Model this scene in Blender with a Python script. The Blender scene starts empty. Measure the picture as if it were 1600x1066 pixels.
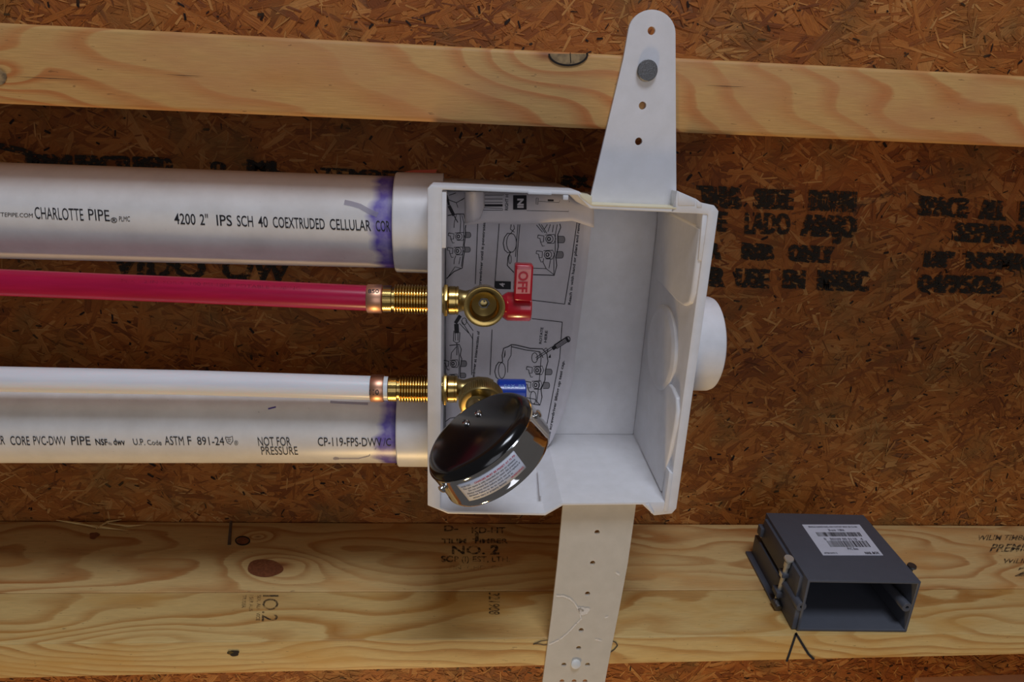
import bpy, bmesh, math, random
import numpy as np
from mathutils import Vector, Matrix

# ------------------------------------------------------------------ frame of the wall (inches): X right, Y into the wall, Z up
S = 0.0254
BASE = 1.3                      # height of the camera above the world's zero, metres
F = 1037.0                      # focal length for a 1600 px wide frame
def nrm(v):
    v = np.array(v, float); return v / np.linalg.norm(v)
ez = nrm((-81, -362, 1037)); ex = nrm((12500, 194, 1037)); ex = nrm(ex - ez * (ex @ ez)); ey = np.cross(ez, ex)
def cv(v):                      # camera vector (right, down, forward) -> wall vector
    v = np.array(v, float); return np.array([v @ ex, v @ ez, -(v @ ey)])

C = bpy.context.scene.collection
sc = bpy.context.scene
# ------------------------------------------------------------------ camera
cam = bpy.data.cameras.new('camera'); cam.sensor_width = 36; cam.lens = F / 1600 * 36
cam.clip_start = 0.01; cam.clip_end = 100
co = bpy.data.objects.new('camera', cam); C.objects.link(co)
r_, u_, b_ = cv((1, 0, 0)), cv((0, -1, 0)), cv((0, 0, -1))
M = Matrix(((r_[0], u_[0], b_[0], 0), (r_[1], u_[1], b_[1], 0), (r_[2], u_[2], b_[2], BASE), (0, 0, 0, 1)))
co.matrix_world = M
sc.camera = co
# ------------------------------------------------------------------ light
sc.view_settings.view_transform = 'Standard'; sc.view_settings.look = 'None'
sc.view_settings.gamma = 1; sc.view_settings.use_curve_mapping = False
sc.view_settings.exposure = 0.0
w = bpy.data.worlds.new('world'); sc.world = w; w.use_nodes = True
w.node_tree.nodes['Background'].inputs[0].default_value = (0.78, 0.72, 0.70, 1)
w.node_tree.nodes['Background'].inputs[1].default_value = 0.10
def area(name, loc, target, size, size_y, col, watts):
    l = bpy.data.lights.new(name, 'AREA'); l.shape = 'RECTANGLE'; l.size = size * S; l.size_y = size_y * S
    l.color = col; l.energy = watts
    o = bpy.data.objects.new(name, l); C.objects.link(o)
    a = Vector(loc) * S + Vector((0, 0, BASE)); t = Vector(target) * S + Vector((0, 0, BASE))
    o.location = a; o.rotation_euler = (t - a).to_track_quat('-Z', 'Y').to_euler()
    return o
area('window_light', (7, -13, 57), (2, 17, -7), 24, 16, (0.82, 0.88, 1.0), 13.5)
area('front_fill_light', (12, -70, 4), (2, 17, -7), 46, 46, (0.88, 0.90, 1.0), 6)  # added fill from behind the camera, brightens surfaces facing it
area('lamp_light', (-6, -4, -64), (2, 17, -9), 8, 8, (1.0, 0.66, 0.28), 9.5)

# ------------------------------------------------------------------ projections of photograph pixels onto real surfaces
def ray(p):
    v = np.array([p[0] - 800, p[1] - 533, F]); return np.array([v @ ex, v @ ez, -(v @ ey)])
def PY(p, y): r = ray(p); return r * y / r[1]
def PX(p, x): r = ray(p); return r * x / r[0]
TA, TB = -14.68, -0.0140                                     # top plane of the lower timber: Z = TA + TB*X
def PT(p, lift=0.0): r = ray(p); return r * ((TA + lift) / (r[2] - TB * r[0]))
def Pcyl(p, cy, cz, R):
    r = ray(p); a = r[1]**2 + r[2]**2; b = -2 * (r[1] * cy + r[2] * cz); c = cy * cy + cz * cz - R * R
    d = b * b - 4 * a * c
    t = (-b - math.sqrt(max(d, 0))) / (2 * a)
    return r * t

# ------------------------------------------------------------------ object helpers
def world(v): return Vector((v[0] * S, v[1] * S, v[2] * S + BASE))
class MB:
    def __init__(s): s.v = []; s.f = []; s.sm = []
    def add(s, vs, fs, smooth=False):
        n = len(s.v); s.v += [tuple(map(float, q)) for q in vs]; s.f += [tuple(i + n for i in f) for f in fs]; s.sm += [smooth] * len(fs)
        return s
    def box(s, x0, x1, y0, y1, z0, z1):
        vs = [(x, y, z) for x in (x0, x1) for y in (y0, y1) for z in (z0, z1)]
        return s.add(vs, [(0, 1, 3, 2), (4, 6, 7, 5), (0, 4, 5, 1), (2, 3, 7, 6), (0, 2, 6, 4), (1, 5, 7, 3)])
    def hexa(s, a, b):          # two quads (four points each) joined into a solid
        return s.add(list(a) + list(b), [(0, 1, 2, 3), (7, 6, 5, 4)] + [(i, i + 4, (i + 1) % 4 + 4, (i + 1) % 4) for i in range(4)])
    def lathe(s, o, ax, prof, n=48, closed=False, smooth=True, ref=None):
        ax = nrm(ax); ref = np.array(ref if ref is not None else ((0, 0, 1) if abs(ax[2]) < .9 else (1, 0, 0)), float)
        p = nrm(np.cross(ax, ref)); q = np.cross(ax, p); o = np.array(o, float); vs = []
        for (a, r) in prof:
            for k in range(n):
                t = 2 * math.pi * k / n; vs.append(o + ax * a + (p * math.cos(t) + q * math.sin(t)) * r)
        fs = []; m = len(prof)
        for i in range(m - 1 + (1 if closed else 0)):
            j = (i + 1) % m
            for k in range(n): fs.append((i * n + k, i * n + (k + 1) % n, j * n + (k + 1) % n, j * n + k))
        if not closed:
            if prof[0][1] > 1e-6: fs.append(tuple(range(n))[::-1])
            if prof[-1][1] > 1e-6: fs.append(tuple((m - 1) * n + k for k in range(n)))
        return s.add(vs, fs, smooth)
    def tube(s, pts, R, n=24):
        pts = [np.array(p, float) for p in pts]; vs = []
        up = np.array((0, 0, 1.0))
        for i, p in enumerate(pts):
            d = nrm(pts[min(i + 1, len(pts) - 1)] - pts[max(i - 1, 0)])
            a = nrm(np.cross(d, up if abs(d[2]) < .95 else (1, 0, 0))); b = np.cross(d, a)
            r = R[i] if isinstance(R, (list, tuple)) else R
            for k in range(n):
                t = 2 * math.pi * k / n; vs.append(p + (a * math.cos(t) + b * math.sin(t)) * r)
        fs = [(i * n + k, i * n + (k + 1) % n, (i + 1) * n + (k + 1) % n, (i + 1) * n + k) for i in range(len(pts) - 1) for k in range(n)]
        fs += [tuple(range(n))[::-1], tuple((len(pts) - 1) * n + k for k in range(n))]
        return s.add(vs, fs, True)
    def grid(s, rows, smooth=True):
        n = len(rows[0]); vs = [p for r in rows for p in r]
        return s.add(vs, [(i * n + k, i * n + k + 1, (i + 1) * n + k + 1, (i + 1) * n + k) for i in range(len(rows) - 1) for k in range(n - 1)], smooth)

def empty(name, at, label, cat, group=None, kind=None):
    o = bpy.data.objects.new(name, None); C.objects.link(o); o.location = world(at); o.empty_display_size = 0.02
    o['label'] = label; o['category'] = cat
    if group: o['group'] = group
    if kind: o['kind'] = kind
    return o
def wloc(o):
    v = Vector((0, 0, 0))
    while o: v = v + o.location; o = o.parent
    return v
def obj(name, mb, mat, parent=None, bevel=0, seg=2, sharp=35, solid=0, label=None, cat=None, kind=None, group=None, recalc=True):
    V = np.array(mb.v); lo, hi = V.min(0), V.max(0); o0 = np.array([(lo[0] + hi[0]) / 2, (lo[1] + hi[1]) / 2, lo[2]])
    me = bpy.data.meshes.new(name); me.from_pydata([tuple((q - o0) * S) for q in V], [], mb.f)
    me.polygons.foreach_set('use_smooth', mb.sm)
    me.materials.append(mat)
    if recalc:
        bm = bmesh.new(); bm.from_mesh(me); bmesh.ops.recalc_face_normals(bm, faces=bm.faces)
        if bevel:
            es = [e for e in bm.edges if len(e.link_faces) == 2 and e.calc_face_angle(0) > math.radians(30)]
            bmesh.ops.bevel(bm, geom=es, offset=bevel * S, segments=seg, profile=.5, affect='EDGES')
            for f in bm.faces: f.smooth = True
        bm.to_mesh(me); bm.free()
    if bevel or any(mb.sm):
        try: me.set_sharp_from_angle(angle=math.radians(sharp))
        except Exception: pass
    me.update()
    o = bpy.data.objects.new(name, me); C.objects.link(o)
    wl = world(o0)
    if parent: o.parent = parent; o.location = wl - wloc(parent)
    else: o.location = wl
    if solid: m = o.modifiers.new('thickness', 'SOLIDIFY'); m.thickness = solid * S; m.offset = 0
    if label: o['label'] = label
    if cat: o['category'] = cat
    if kind: o['kind'] = kind
    if group: o['group'] = group
    return o

# 2-D fill (outline with holes) turned into triangles
def fill2d(loops, extr=0.0):
    cu = bpy.data.curves.new('tmp', 'CURVE'); cu.dimensions = '2D'; cu.fill_mode = 'BOTH'; cu.extrude = extr
    for L in loops:
        sp = cu.splines.new('POLY'); sp.points.add(len(L) - 1)
        for i, p in enumerate(L): sp.points[i].co = (p[0], p[1], 0, 1)
        sp.use_cyclic_u = True
    return _tomesh(cu)
def _tomesh(cu):
    o = bpy.data.objects.new('tmp', cu); C.objects.link(o); dg = bpy.context.evaluated_depsgraph_get()
    ev = o.evaluated_get(dg); me = ev.to_mesh(); v = [tuple(q.co) for q in me.vertices]; f = [tuple(p.vertices) for p in me.polygons]
    ev.to_mesh_clear(); bpy.data.objects.remove(o); bpy.data.curves.remove(cu)
    return v, f
def circle(c, r, n=20): return [(c[0] + r * math.cos(2 * math.pi * k / n), c[1] + r * math.sin(2 * math.pi * k / n)) for k in range(n)]
def plate(loops, y0, y1):       # XZ outline with holes, solid between y0 and y1
    v, f = fill2d(loops, (y1 - y0) / 2); mb = MB(); mb.add([(q[0], (y0 + y1) / 2 - q[2], q[1]) for q in v], f); return mb
_tc = {}
def text2d(s, bold=0.0):
    k = (s, bold)
    if k not in _tc:
        cu = bpy.data.curves.new('tmp', 'FONT'); cu.body = s; cu.size = 1; cu.offset = bold; cu.resolution_u = 3; cu.fill_mode = 'BOTH'
        v, f = _tomesh(cu); a = np.array(v)[:, :2]
        _tc[k] = (a, f)
    return _tc[k]
def text_on(mb, s, p0, p1, up, surf, bold=0.0, mirror=False):
    """lettering laid on a real surface: baseline from p0 to p1, cap height vector up (photo coordinates), surf() gives the surface point"""
    a, f = text2d(s, bold); x0, x1 = a[:, 0].min(), a[:, 0].max(); H = 0.70
    p0, p1, up = map(lambda q: np.array(q, float), (p0, p1, up))
    vs = []
    for x, y in a:
        t = (x - x0) / (x1 - x0)
        if mirror: t = 1 - t
        vs.append(surf(p0 + (p1 - p0) * t + up * (y / H)))
    mb.add(vs, f)
def stroke(mb, pts, wd, surf, closed=False):
    """a drawn line: flat ribbon of width wd (photo units) on a surface"""
    pts = [np.array(p, float) for p in pts]
    if closed: pts = pts + [pts[0]]
    L, R = [], []
    for i, p in enumerate(pts):
        d = pts[min(i + 1, len(pts) - 1)] - pts[max(i - 1, 0)]; d = d / (np.linalg.norm(d) + 1e-9); n = np.array([-d[1], d[0]]) * wd / 2
        L.append(surf(p + n)); R.append(surf(p - n))
    mb.grid([L, R], False)

# ------------------------------------------------------------------ materials
def mat(name):
    m = bpy.data.materials.new(name); m.use_nodes = True; nt = m.node_tree
    return m, nt, nt.nodes['Principled BSDF']
class N:
    def __init__(s, nt): s.nt = nt
    def n(s, t, **kw):
        q = s.nt.nodes.new(t)
        for k, v in kw.items(): setattr(q, k, v)
        return q
    def l(s, a, b): s.nt.links.new(a, b)
    def math(s, op, a, b=None, c=None, clamp=False):
        q = s.n('ShaderNodeMath', operation=op); q.use_clamp = clamp
        for i, x in enumerate((a, b, c)):
            if x is None: continue
            if isinstance(x, (int, float)): q.inputs[i].default_value = x
            else: s.l(x, q.inputs[i])
        return q.outputs[0]
    def vec(s, a, b, c):
        q = s.n('ShaderNodeCombineXYZ')
        for i, x in enumerate((a, b, c)):
            if isinstance(x, (int, float)): q.inputs[i].default_value = x
            else: s.l(x, q.inputs[i])
        return q.outputs[0]
    def noise(s, v, scale, detail=3, rough=.5, dist=0):
        q = s.n('ShaderNodeTexNoise'); s.l(v, q.inputs['Vector']); q.inputs['Scale'].default_value = scale
        q.inputs['Detail'].default_value = detail; q.inputs['Roughness'].default_value = rough; q.inputs['Distortion'].default_value = dist
        return q.outputs['Fac']
    def ramp(s, f, stops, interp='LINEAR'):
        q = s.n('ShaderNodeValToRGB'); s.l(f, q.inputs[0]); e = q.color_ramp.elements; q.color_ramp.interpolation = interp
        while len(e) < len(stops): e.new(.5)
        for i, (p, c) in enumerate(stops):
            e[i].position = p; e[i].color = (c if len(c) == 4 else (*c, 1)) if isinstance(c, tuple) else (c, c, c, 1)
        return q.outputs[0]
    def mix(s, f, a, b, mode='MIX'):
        q = s.n('ShaderNodeMix', data_type='RGBA', blend_type=mode)
        for i, x in ((0, f), (6, a), (7, b)):
            if isinstance(x, (int, float)): q.inputs[i].default_value = x
            elif isinstance(x, tuple): q.inputs[i].default_value = (*x[:3], 1)
            else: s.l(x, q.inputs[i])
        return q.outputs[2]
    def pos(s):                 # position in wall inches
        g = s.n('ShaderNodeNewGeometry'); m = s.n('ShaderNodeVectorMath', operation='SUBTRACT'); s.l(g.outputs['Position'], m.inputs[0]); m.inputs[1].default_value = (0, 0, BASE)
        k = s.n('ShaderNodeVectorMath', operation='SCALE'); s.l(m.outputs[0], k.inputs[0]); k.inputs['Scale'].default_value = 1 / S
        x = s.n('ShaderNodeSeparateXYZ'); s.l(k.outputs[0], x.inputs[0]); return k.outputs[0], x.outputs[0], x.outputs[1], x.outputs[2]
    def bump(s, h, bs, strength=.2, dist=.001):
        q = s.n('ShaderNodeBump'); s.l(h, q.inputs['Height']); q.inputs['Strength'].default_value = strength; q.inputs['Distance'].default_value = dist
        s.l(q.outputs[0], bs.inputs['Normal'])
def srgb(r, g, b):
    f = lambda c: (c / 255 / 12.92) if c / 255 <= .04045 else ((c / 255 + .055) / 1.055) ** 2.4
    return (f(r), f(g), f(b))
def plain(name, col, rough=.5, metal=0, spec=.5, dirt=0.0, bump=0.0, sss=0.0, coat=0.0, dirtcol=(.25, .18, .12)):
    m, nt, bs = mat(name); g = N(nt); P, x, y, z = g.pos()
    n1 = g.noise(P, 2.5, 4, .6)
    c = g.mix(g.ramp(n1, [(.3, (col[0] * .93, col[1] * .93, col[2] * .92)), (.7, col)]), col, col)
    base = g.ramp(n1, [(.3, (col[0] * .92, col[1] * .92, col[2] * .91)), (.7, col)])
    if dirt:
        sp = g.noise(P, 9, 5, .65); k = g.ramp(sp, [(.66, 0.0), (.74, dirt)]); base = g.mix(k, base, dirtcol)
    g.l(base, bs.inputs['Base Color'])
    bs.inputs['Roughness'].default_value = rough; bs.inputs['Metallic'].default_value = metal; bs.inputs['Specular IOR Level'].default_value = spec
    if sss:
        bs.inputs['Subsurface Weight'].default_value = sss; bs.inputs['Subsurface Radius'].default_value = (.004, .0035, .003); bs.inputs['Subsurface Scale'].default_value = 1
    if coat: bs.inputs['Coat Weight'].default_value = coat
    if bump: g.bump(g.noise(P, 30, 4, .6), bs, bump, .0008)
    return m
def wood(name, y0, z0, freq, light, dark, slope=0.0, wob=1.0, knots=(), seed=0.0, yellow=None):
    m, nt, bs = mat(name); g = N(nt); P, x, y, z = g.pos()
    dy = g.math('SUBTRACT', y, y0); dz = g.math('SUBTRACT', z, z0)
    r = g.math('SQRT', g.math('ADD', g.math('MULTIPLY', dy, dy), g.math('MULTIPLY', dz, dz)))
    nv = g.vec(g.math('MULTIPLY_ADD', x, .11, seed), g.math('MULTIPLY', y, .35), g.math('MULTIPLY', z, .35))
    r = g.math('ADD', r, g.math('MULTIPLY', g.noise(nv, 1, 2, .5), wob))
    nv2 = g.vec(g.math('MULTIPLY_ADD', x, .5, seed), g.math('MULTIPLY', y, 2.2), g.math('MULTIPLY', z, 2.2))
    r = g.math('ADD', r, g.math('MULTIPLY', g.noise(nv2, 1, 3, .6), .10))
    r = g.math('ADD', r, g.math('MULTIPLY', x, slope))
    kmask = None
    for (kx, ky, kz, amp, sx, sr, rad) in knots:
        a = g.math('DIVIDE', g.math('SUBTRACT', x, kx), sx); b = g.math('SUBTRACT', y, ky); c = g.math('SUBTRACT', z, kz)
        d2 = g.math('ADD', g.math('MULTIPLY', a, a), g.math('DIVIDE', g.math('ADD', g.math('MULTIPLY', b, b), g.math('MULTIPLY', c, c)), sr * sr))
        e = g.math('EXPONENT', g.math('MULTIPLY', d2, -1.0))
        r = g.math('ADD', r, g.math('MULTIPLY', e, amp))
        kd = g.math('EXPONENT', g.math('MULTIPLY', d2, -6.0 / rad)); kmask = kd if kmask is None else g.math('MAXIMUM', kmask, kd)
    fr = g.math('FRACT', g.math('MULTIPLY', r, freq))
    ring = g.ramp(fr, [(0, 0.0), (.45, .12), (.82, 1.0), (.93, .85), (1.0, 0.0)])
    amt = g.noise(g.vec(g.math('MULTIPLY', x, .2), y, z), .9, 2, .5)
    ring = g.math('MULTIPLY', ring, g.ramp(amt, [(.3, .35), (.7, 1.0)]))
    col = g.mix(ring, light, dark)
    fib = g.noise(g.vec(g.math('MULTIPLY', x, 1.2), g.math('MULTIPLY', y, 26), g.math('MULTIPLY', z, 26)), 1.6, 3, .6)
    col = g.mix(.55, col, g.ramp(fib, [(.3, .62), (.7, 1.0)]), 'MULTIPLY')
    blot = g.noise(g.vec(g.math('MULTIPLY', x, .35), y, z), .8, 3, .6)
    col = g.mix(g.ramp(blot, [(.50, 0.0), (.66, .55)]), col, yellow or tuple(c * .8 for c in dark))
    spk = g.noise(g.vec(g.math('MULTIPLY', x, 2.0), g.math('MULTIPLY', y, 7), g.math('MULTIPLY', z, 7)), 2.0, 2, .5)
    col = g.mix(g.ramp(spk, [(.72, 0.0), (.76, .5)]), col, (.10, .05, .02))
    if kmask is not None: col = g.mix(g.math('MULTIPLY', kmask, .75), col, srgb(120, 62, 30))
    g.l(col, bs.inputs['Base Color']); bs.inputs['Roughness'].default_value = .55; bs.inputs['Specular IOR Level'].default_value = .35
    g.bump(g.math('ADD', fib, g.math('MULTIPLY', ring, .5)), bs, .25, .0006)
    return m

M_white = plain('white_abs_plastic', srgb(236, 236, 240), .34, dirt=.10, spec=.45, sss=.15)
M_strap = plain('white_bracket_plastic', srgb(226, 226, 232), .38, dirt=.06, sss=.2)
M_strap2 = plain('bottom_bracket_plastic', srgb(216, 210, 198), .42, dirt=.1, sss=.2)
M_ledge = plain('cream_plastic_edge', srgb(238, 228, 196), .4, dirt=.3)
M_black = plain('black_glossy_plastic', (.006, .006, .007), .16, spec=.6)
M_chrome = plain('chrome', (.72, .72, .72), .07, metal=1)
M_steel = plain('galvanised_steel', (.20, .20, .205), .42, metal=1, bump=.5, dirt=.3)
M_whitenail = plain('white_zinc_nail', (.9, .89, .84), .35, metal=.1)
M_brass = plain('brass', srgb(196, 166, 100), .22, metal=1, dirt=.15, dirtcol=(.2, .1, .03))
M_brassdk = plain('brass_satin', srgb(172, 150, 98), .34, metal=1, dirt=.1)
M_copper = plain('copper', srgb(228, 172, 142), .40, metal=1, dirt=.25, dirtcol=(.3, .12, .06))
M_redh = plain('red_handle_plastic', srgb(176, 10, 36), .25, spec=.6, coat=.4)
M_redsheen = plain('pink_sheen_face', srgb(214, 132, 128), .3, coat=.3)  # paler red: gloss on the lever painted as colour
M_blueh = plain('blue_handle_plastic', srgb(10, 58, 168), .3, coat=.3)
M_blueglint = plain('blue_letter_glint', srgb(110, 160, 220), .4)  # paler blue: highlights on the embossed letters painted in
M_grey = plain('grey_electrical_box_plastic', srgb(84, 87, 97), .48, bump=.15, dirt=.08, dirtcol=(.3, .3, .3))
M_label = plain('white_label_paper', srgb(214, 218, 232), .5)
M_ink = plain('black_ink', (.012, .012, .018), .6)
M_redink = plain('red_ink', srgb(200, 50, 80), .6)
M_greyink = plain('grey_ink', srgb(110, 112, 125), .6)
M_tube = plain('printed_grey_tone', srgb(142, 140, 144), .7)
M_paper = plain('instruction_paper', srgb(216, 213, 220), .75, dirt=.06)
M_orange = plain('orange_label', srgb(214, 82, 28), .5)
M_purple_pen = plain('purple_pen', srgb(70, 50, 150), .5)
M_pencil = plain('graphite_pencil', (.05, .045, .04), .6)
M_darkhole = plain('dark_hole', (.02, .012, .008), .9)
M_pink = plain('pale_pink_board', srgb(205, 178, 168), .8)
def ink_worn(name, col, lo, hi, sc_=(3, 3, 14), alpha=1.0):
    m, nt, bs = mat(name); g = N(nt); P, x, y, z = g.pos()
    n = g.noise(g.vec(g.math('MULTIPLY', x, sc_[0]), g.math('MULTIPLY', y, sc_[1]), g.math('MULTIPLY', z, sc_[2])), 1, 4, .65)
    g.l(g.ramp(n, [(lo, 0.0), (hi, alpha)]), bs.inputs['Alpha']); bs.inputs['Base Color'].default_value = (*col, 1); bs.inputs['Roughness'].default_value = .8
    return m
M_osbink = ink_worn('stencil_ink_on_board', (.020, .016, .010), .38, .52, (5, 5, 9), .93)
M_stamp = ink_worn('worn_stamp_ink', (.03, .022, .014), .34, .60, (6, 6, 6), .85)
M_faint = ink_worn('faint_stamp_ink', (.06, .04, .025), .40, .68, (6, 6, 6), .7)
M_wear = ink_worn('plastic_scuff', (.9, .88, .85), .30, .5, (8, 8, 8), .8)

def pvc(name, px_join, seed):
    """white drain pipe with the purple primer stain at its end"""
    m, nt, bs = mat(name); g = N(nt); P, x, y, z = g.pos()
    base = g.ramp(g.noise(P, 1.2, 4, .6), [(.3, srgb(222, 218, 214)), (.7, srgb(236, 233, 230))])
    sp = g.noise(g.vec(g.math('MULTIPLY', x, .6), y, z), 12, 4, .6); base = g.mix(g.ramp(sp, [(.70, 0.0), (.76, .35)]), base, (.12, .09, .07))
    ed = g.noise(g.vec(0.0, g.math('MULTIPLY', y, .9), g.math('MULTIPLY_ADD', z, .9, seed)), 1.3, 3, .6)
    lim = g.math('MULTIPLY_ADD', ed, -1.15, px_join - .02)          # stain starts further left where the noise is high
    k = g.math('DIVIDE', g.math('SUBTRACT', x, lim), .22, clamp=True)
    tone = g.noise(P, 2.2, 3, .6)
    base = g.mix(g.math('MULTIPLY', k, g.ramp(tone, [(.25, .55), (.6, .95)])), base, srgb(88, 66, 176))
    edge = g.math('DIVIDE', g.math('SUBTRACT', x, px_join - .14), .12, clamp=True)
    base = g.mix(g.math('MULTIPLY', edge, .8), base, srgb(50, 32, 110))
    g.l(base, bs.inputs['Base Color']); bs.inputs['Roughness'].default_value = .33
    bs.inputs['Subsurface Weight'].default_value = .1; bs.inputs['Subsurface Scale'].default_value = 1; bs.inputs['Subsurface Radius'].default_value = (.003, .0025, .002)
    return m
def pexmat(name, col, col2):
    m, nt, bs = mat(name); g = N(nt); P, x, y, z = g.pos()
    n = g.noise(g.vec(g.math('MULTIPLY', x, .3), g.math('MULTIPLY', y, 3), g.math('MULTIPLY', z, 3)), 1.5, 3, .6)
    g.l(g.ramp(n, [(.3, col), (.7, col2)]), bs.inputs['Base Color']); bs.inputs['Roughness'].default_value = .28
    bs.inputs['Subsurface Weight'].default_value = .35; bs.inputs['Subsurface Scale'].default_value = 1; bs.inputs['Subsurface Radius'].default_value = (.006, .002, .002)
    return m
M_redpex = pexmat('red_pex', srgb(168, 14, 60), srgb(190, 22, 74)); M_whpex = pexmat('white_pex', srgb(236, 236, 240), srgb(244, 244, 247))

# board under the strands, and the strands themselves (tone per strand in a colour attribute, fibres along the strand)
m, nt, bs = mat('strand_board_core'); g = N(nt); P, x, y, z = g.pos()
g.l(g.ramp(g.noise(g.vec(x, 0.0, g.math('MULTIPLY', z, 2)), 3, 4, .7), [(.3, srgb(84, 44, 18)), (.7, srgb(160, 98, 44))]), bs.inputs['Base Color']); bs.inputs['Roughness'].default_value = .7
M_core = m
m, nt, bs = mat('pressed_wood_strands'); g = N(nt)
at = g.n('ShaderNodeAttribute'); at.attribute_name = 'tone'
uv = g.n('ShaderNodeUVMap'); uv.uv_map = 'grain'
fib = g.noise(uv.outputs[0], 1.0, 4, .65)
P, x, y, z = g.pos()
tn = g.math('ADD', at.outputs['Fac'], g.math('MULTIPLY', g.math('SUBTRACT', g.noise(P, .35, 3, .6), .5), .55))
c = g.ramp(tn, [(0.0, srgb(40, 20, 10)), (.10, srgb(122, 64, 26)), (.45, srgb(170, 98, 38)), (.75, srgb(190, 118, 52)), (1.0, srgb(216, 158, 90))])
ol = g.noise(P, .55, 3, .6); c = g.mix(g.ramp(ol, [(.48, 0.0), (.68, .6)]), c, srgb(134, 100, 52)); c = g.mix(.7, c, g.ramp(fib, [(.3, .50), (.68, 1.0)]), 'MULTIPLY')
pit = g.noise(g.vec(g.math('MULTIPLY', x, 1.6), 0.0, g.math('MULTIPLY', z, 2.6)), 3.2, 2, .5)
c = g.mix(g.ramp(pit, [(.70, 0.0), (.735, .85)]), c, (.012, .007, .004))
g.l(c, bs.inputs['Base Color']); bs.inputs['Roughness'].default_value = .6; bs.inputs['Specular IOR Level'].default_value = .3
g.bump(fib, bs, .5, .001)
M_strand = m

M_up = wood('pine_upper_strip', 22.5, -1.9, 3.0, srgb(214, 168, 104), srgb(196, 118, 62), slope=.20, wob=2.4, seed=3.0,
            knots=[(1.85, 15.6, 1.2, .7, 1.3, .6, .12), (-9.6, 15.6, .35, .8, .7, .35, .22)], yellow=srgb(196, 140, 92))
M_low = wood('pine_lower_timber', 19.6, -20.2, 4.3, srgb(226, 192, 130), srgb(182, 120, 62), slope=.03, wob=2.2, seed=8.3,
             knots=[(-5.7, 18.95, -14.6, 1.0, 1.6, .75, .12), (-6.9, 20.5, -14.6, .5, .5, .3, .25)], yellow=srgb(206, 150, 84))
M_lowf = wood('pine_lower_strip', 19.0, -24.0, 4.0, srgb(232, 198, 130), srgb(192, 134, 66), slope=.06, wob=2.6, seed=1.7, yellow=srgb(212, 160, 80))

# ================================================================== SETTING: strand board wall
wall = empty('wall_back', (3, 21.4, -26), 'brown oriented strand board wall behind everything', 'wall', kind='structure')
mb = MB(); mb.box(-48, 56, 21.45, 21.9, -44, 36); obj('board', mb, M_core, wall)
def strands(seed, n, lmin, lmax, wmin, wmax, y0, y1, aniso, tl, th, name):
    rs = np.random.RandomState(seed)
    cx = rs.uniform(-26, 38, n); cz = rs.uniform(-26, 17, n); L = rs.uniform(lmin, lmax, n) ; W = rs.uniform(wmin, wmax, n) * (L / lmax) ** .3
    th_ = rs.normal(0, aniso, n); y = rs.uniform(y0, y1, n); tone = rs.uniform(tl, th, n)
    prof = [(-.5, -.18), (-.36, -.5), (.34, -.5), (.5, .12), (.38, .5), (-.40, .5)]
    V = np.zeros((n, 6, 3)); UV = np.zeros((n, 6, 2)); off = rs.uniform(0, 400, (n, 2))
    for k, (a, b) in enumerate(prof):
        a2 = a * L + rs.uniform(-.1, .1, n) * L; b2 = b * W * rs.uniform(.6, 1.1, n)
        V[:, k, 0] = cx + a2 * np.cos(th_) - b2 * np.sin(th_); V[:, k, 2] = cz + a2 * np.sin(th_) + b2 * np.cos(th_)
        V[:, k, 1] = y + rs.uniform(-.004, .004, n)
        UV[:, k, 0] = off[:, 0] + a2 * 2.0; UV[:, k, 1] = off[:, 1] + b2 * 28
    V = V.reshape(-1, 3); o0 = np.array([3, 21.4, -24.5])
    me = bpy.data.meshes.new(name); me.from_pydata(((V - o0) * S).tolist(), [], np.arange(n * 6).reshape(n, 6).tolist())
    me.attributes.new('tone', 'FLOAT', 'FACE').data.foreach_set('value', tone)
    me.uv_layers.new(name='grain').data.foreach_set('uv', UV.reshape(-1)); me.materials.append(M_strand)
    o = bpy.data.objects.new(name, me); C.objects.link(o); o.parent = wall; o.location = world(o0) - wloc(wall); o['kind'] = 'stuff'
    return o
strands(1, 9000, 1.2, 4.2, .25, .8, 21.428, 21.445, .9, .25, .85, 'wood_strands')
strands(2, 15500, .5, 2.6, .08, .34, 21.415, 21.428, .75, .2, .9, 'wood_strands')
strands(4, 27500, .12, .7, .03, .10, 21.408, 21.415, .8, .15, 1.0, 'wood_fibres')
strands(3, 4200, .05, .26, .03, .10, 21.401, 21.405, 1.2, -.3, -.1, 'dark_bark_flecks')
SO = lambda p: PY(p, 21.385)
def osb_line(s, p0, p1, up, n=2, d=(3, .6)):
    mb = MB()
    for k in range(n): text_on(mb, s, np.array(p0) + np.array(d) * k, np.array(p1) + np.array(d) * k, up, lambda p, k=k: PY(p, 21.385 - .002 * k), bold=.028)
    obj('printed_text', mb, M_osbink, wall, recalc=False)
osb_line('THIS', (1090, 322), (1152, 324), (-2, -32), 3, (4, 1)); osb_line('SIDE', (1176, 325), (1232, 327), (2, -30), 3, (4, 0)); osb_line('DOWN', (1262, 328), (1330, 331), (2, -31), 3, (4, 0))
osb_line('ESTE', (1072, 358), (1134, 361), (1, -30), 2); osb_line('LADO', (1163, 364), (1232, 366), (1, -32), 2); osb_line('ABAJO', (1250, 367), (1333, 370), (2, -32), 3)
osb_line('PARA', (1060, 402), (1122, 404), (1, -24), 3); osb_line('RIB', (1158, 404), (1204, 407), (1, -25), 3); osb_line('ONLY', (1230, 407), (1298, 410), (2, -25), 3)
osb_line('FOR', (1066, 445), (1128, 447), (2, -29), 3); osb_line('USE', (1148, 447), (1196, 449), (2, -28), 3); osb_line('EN', (1222, 449), (1252, 450), (2, -28), 3); osb_line('MARSC', (1276, 452), (1352, 454), (2, -30), 3)
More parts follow.
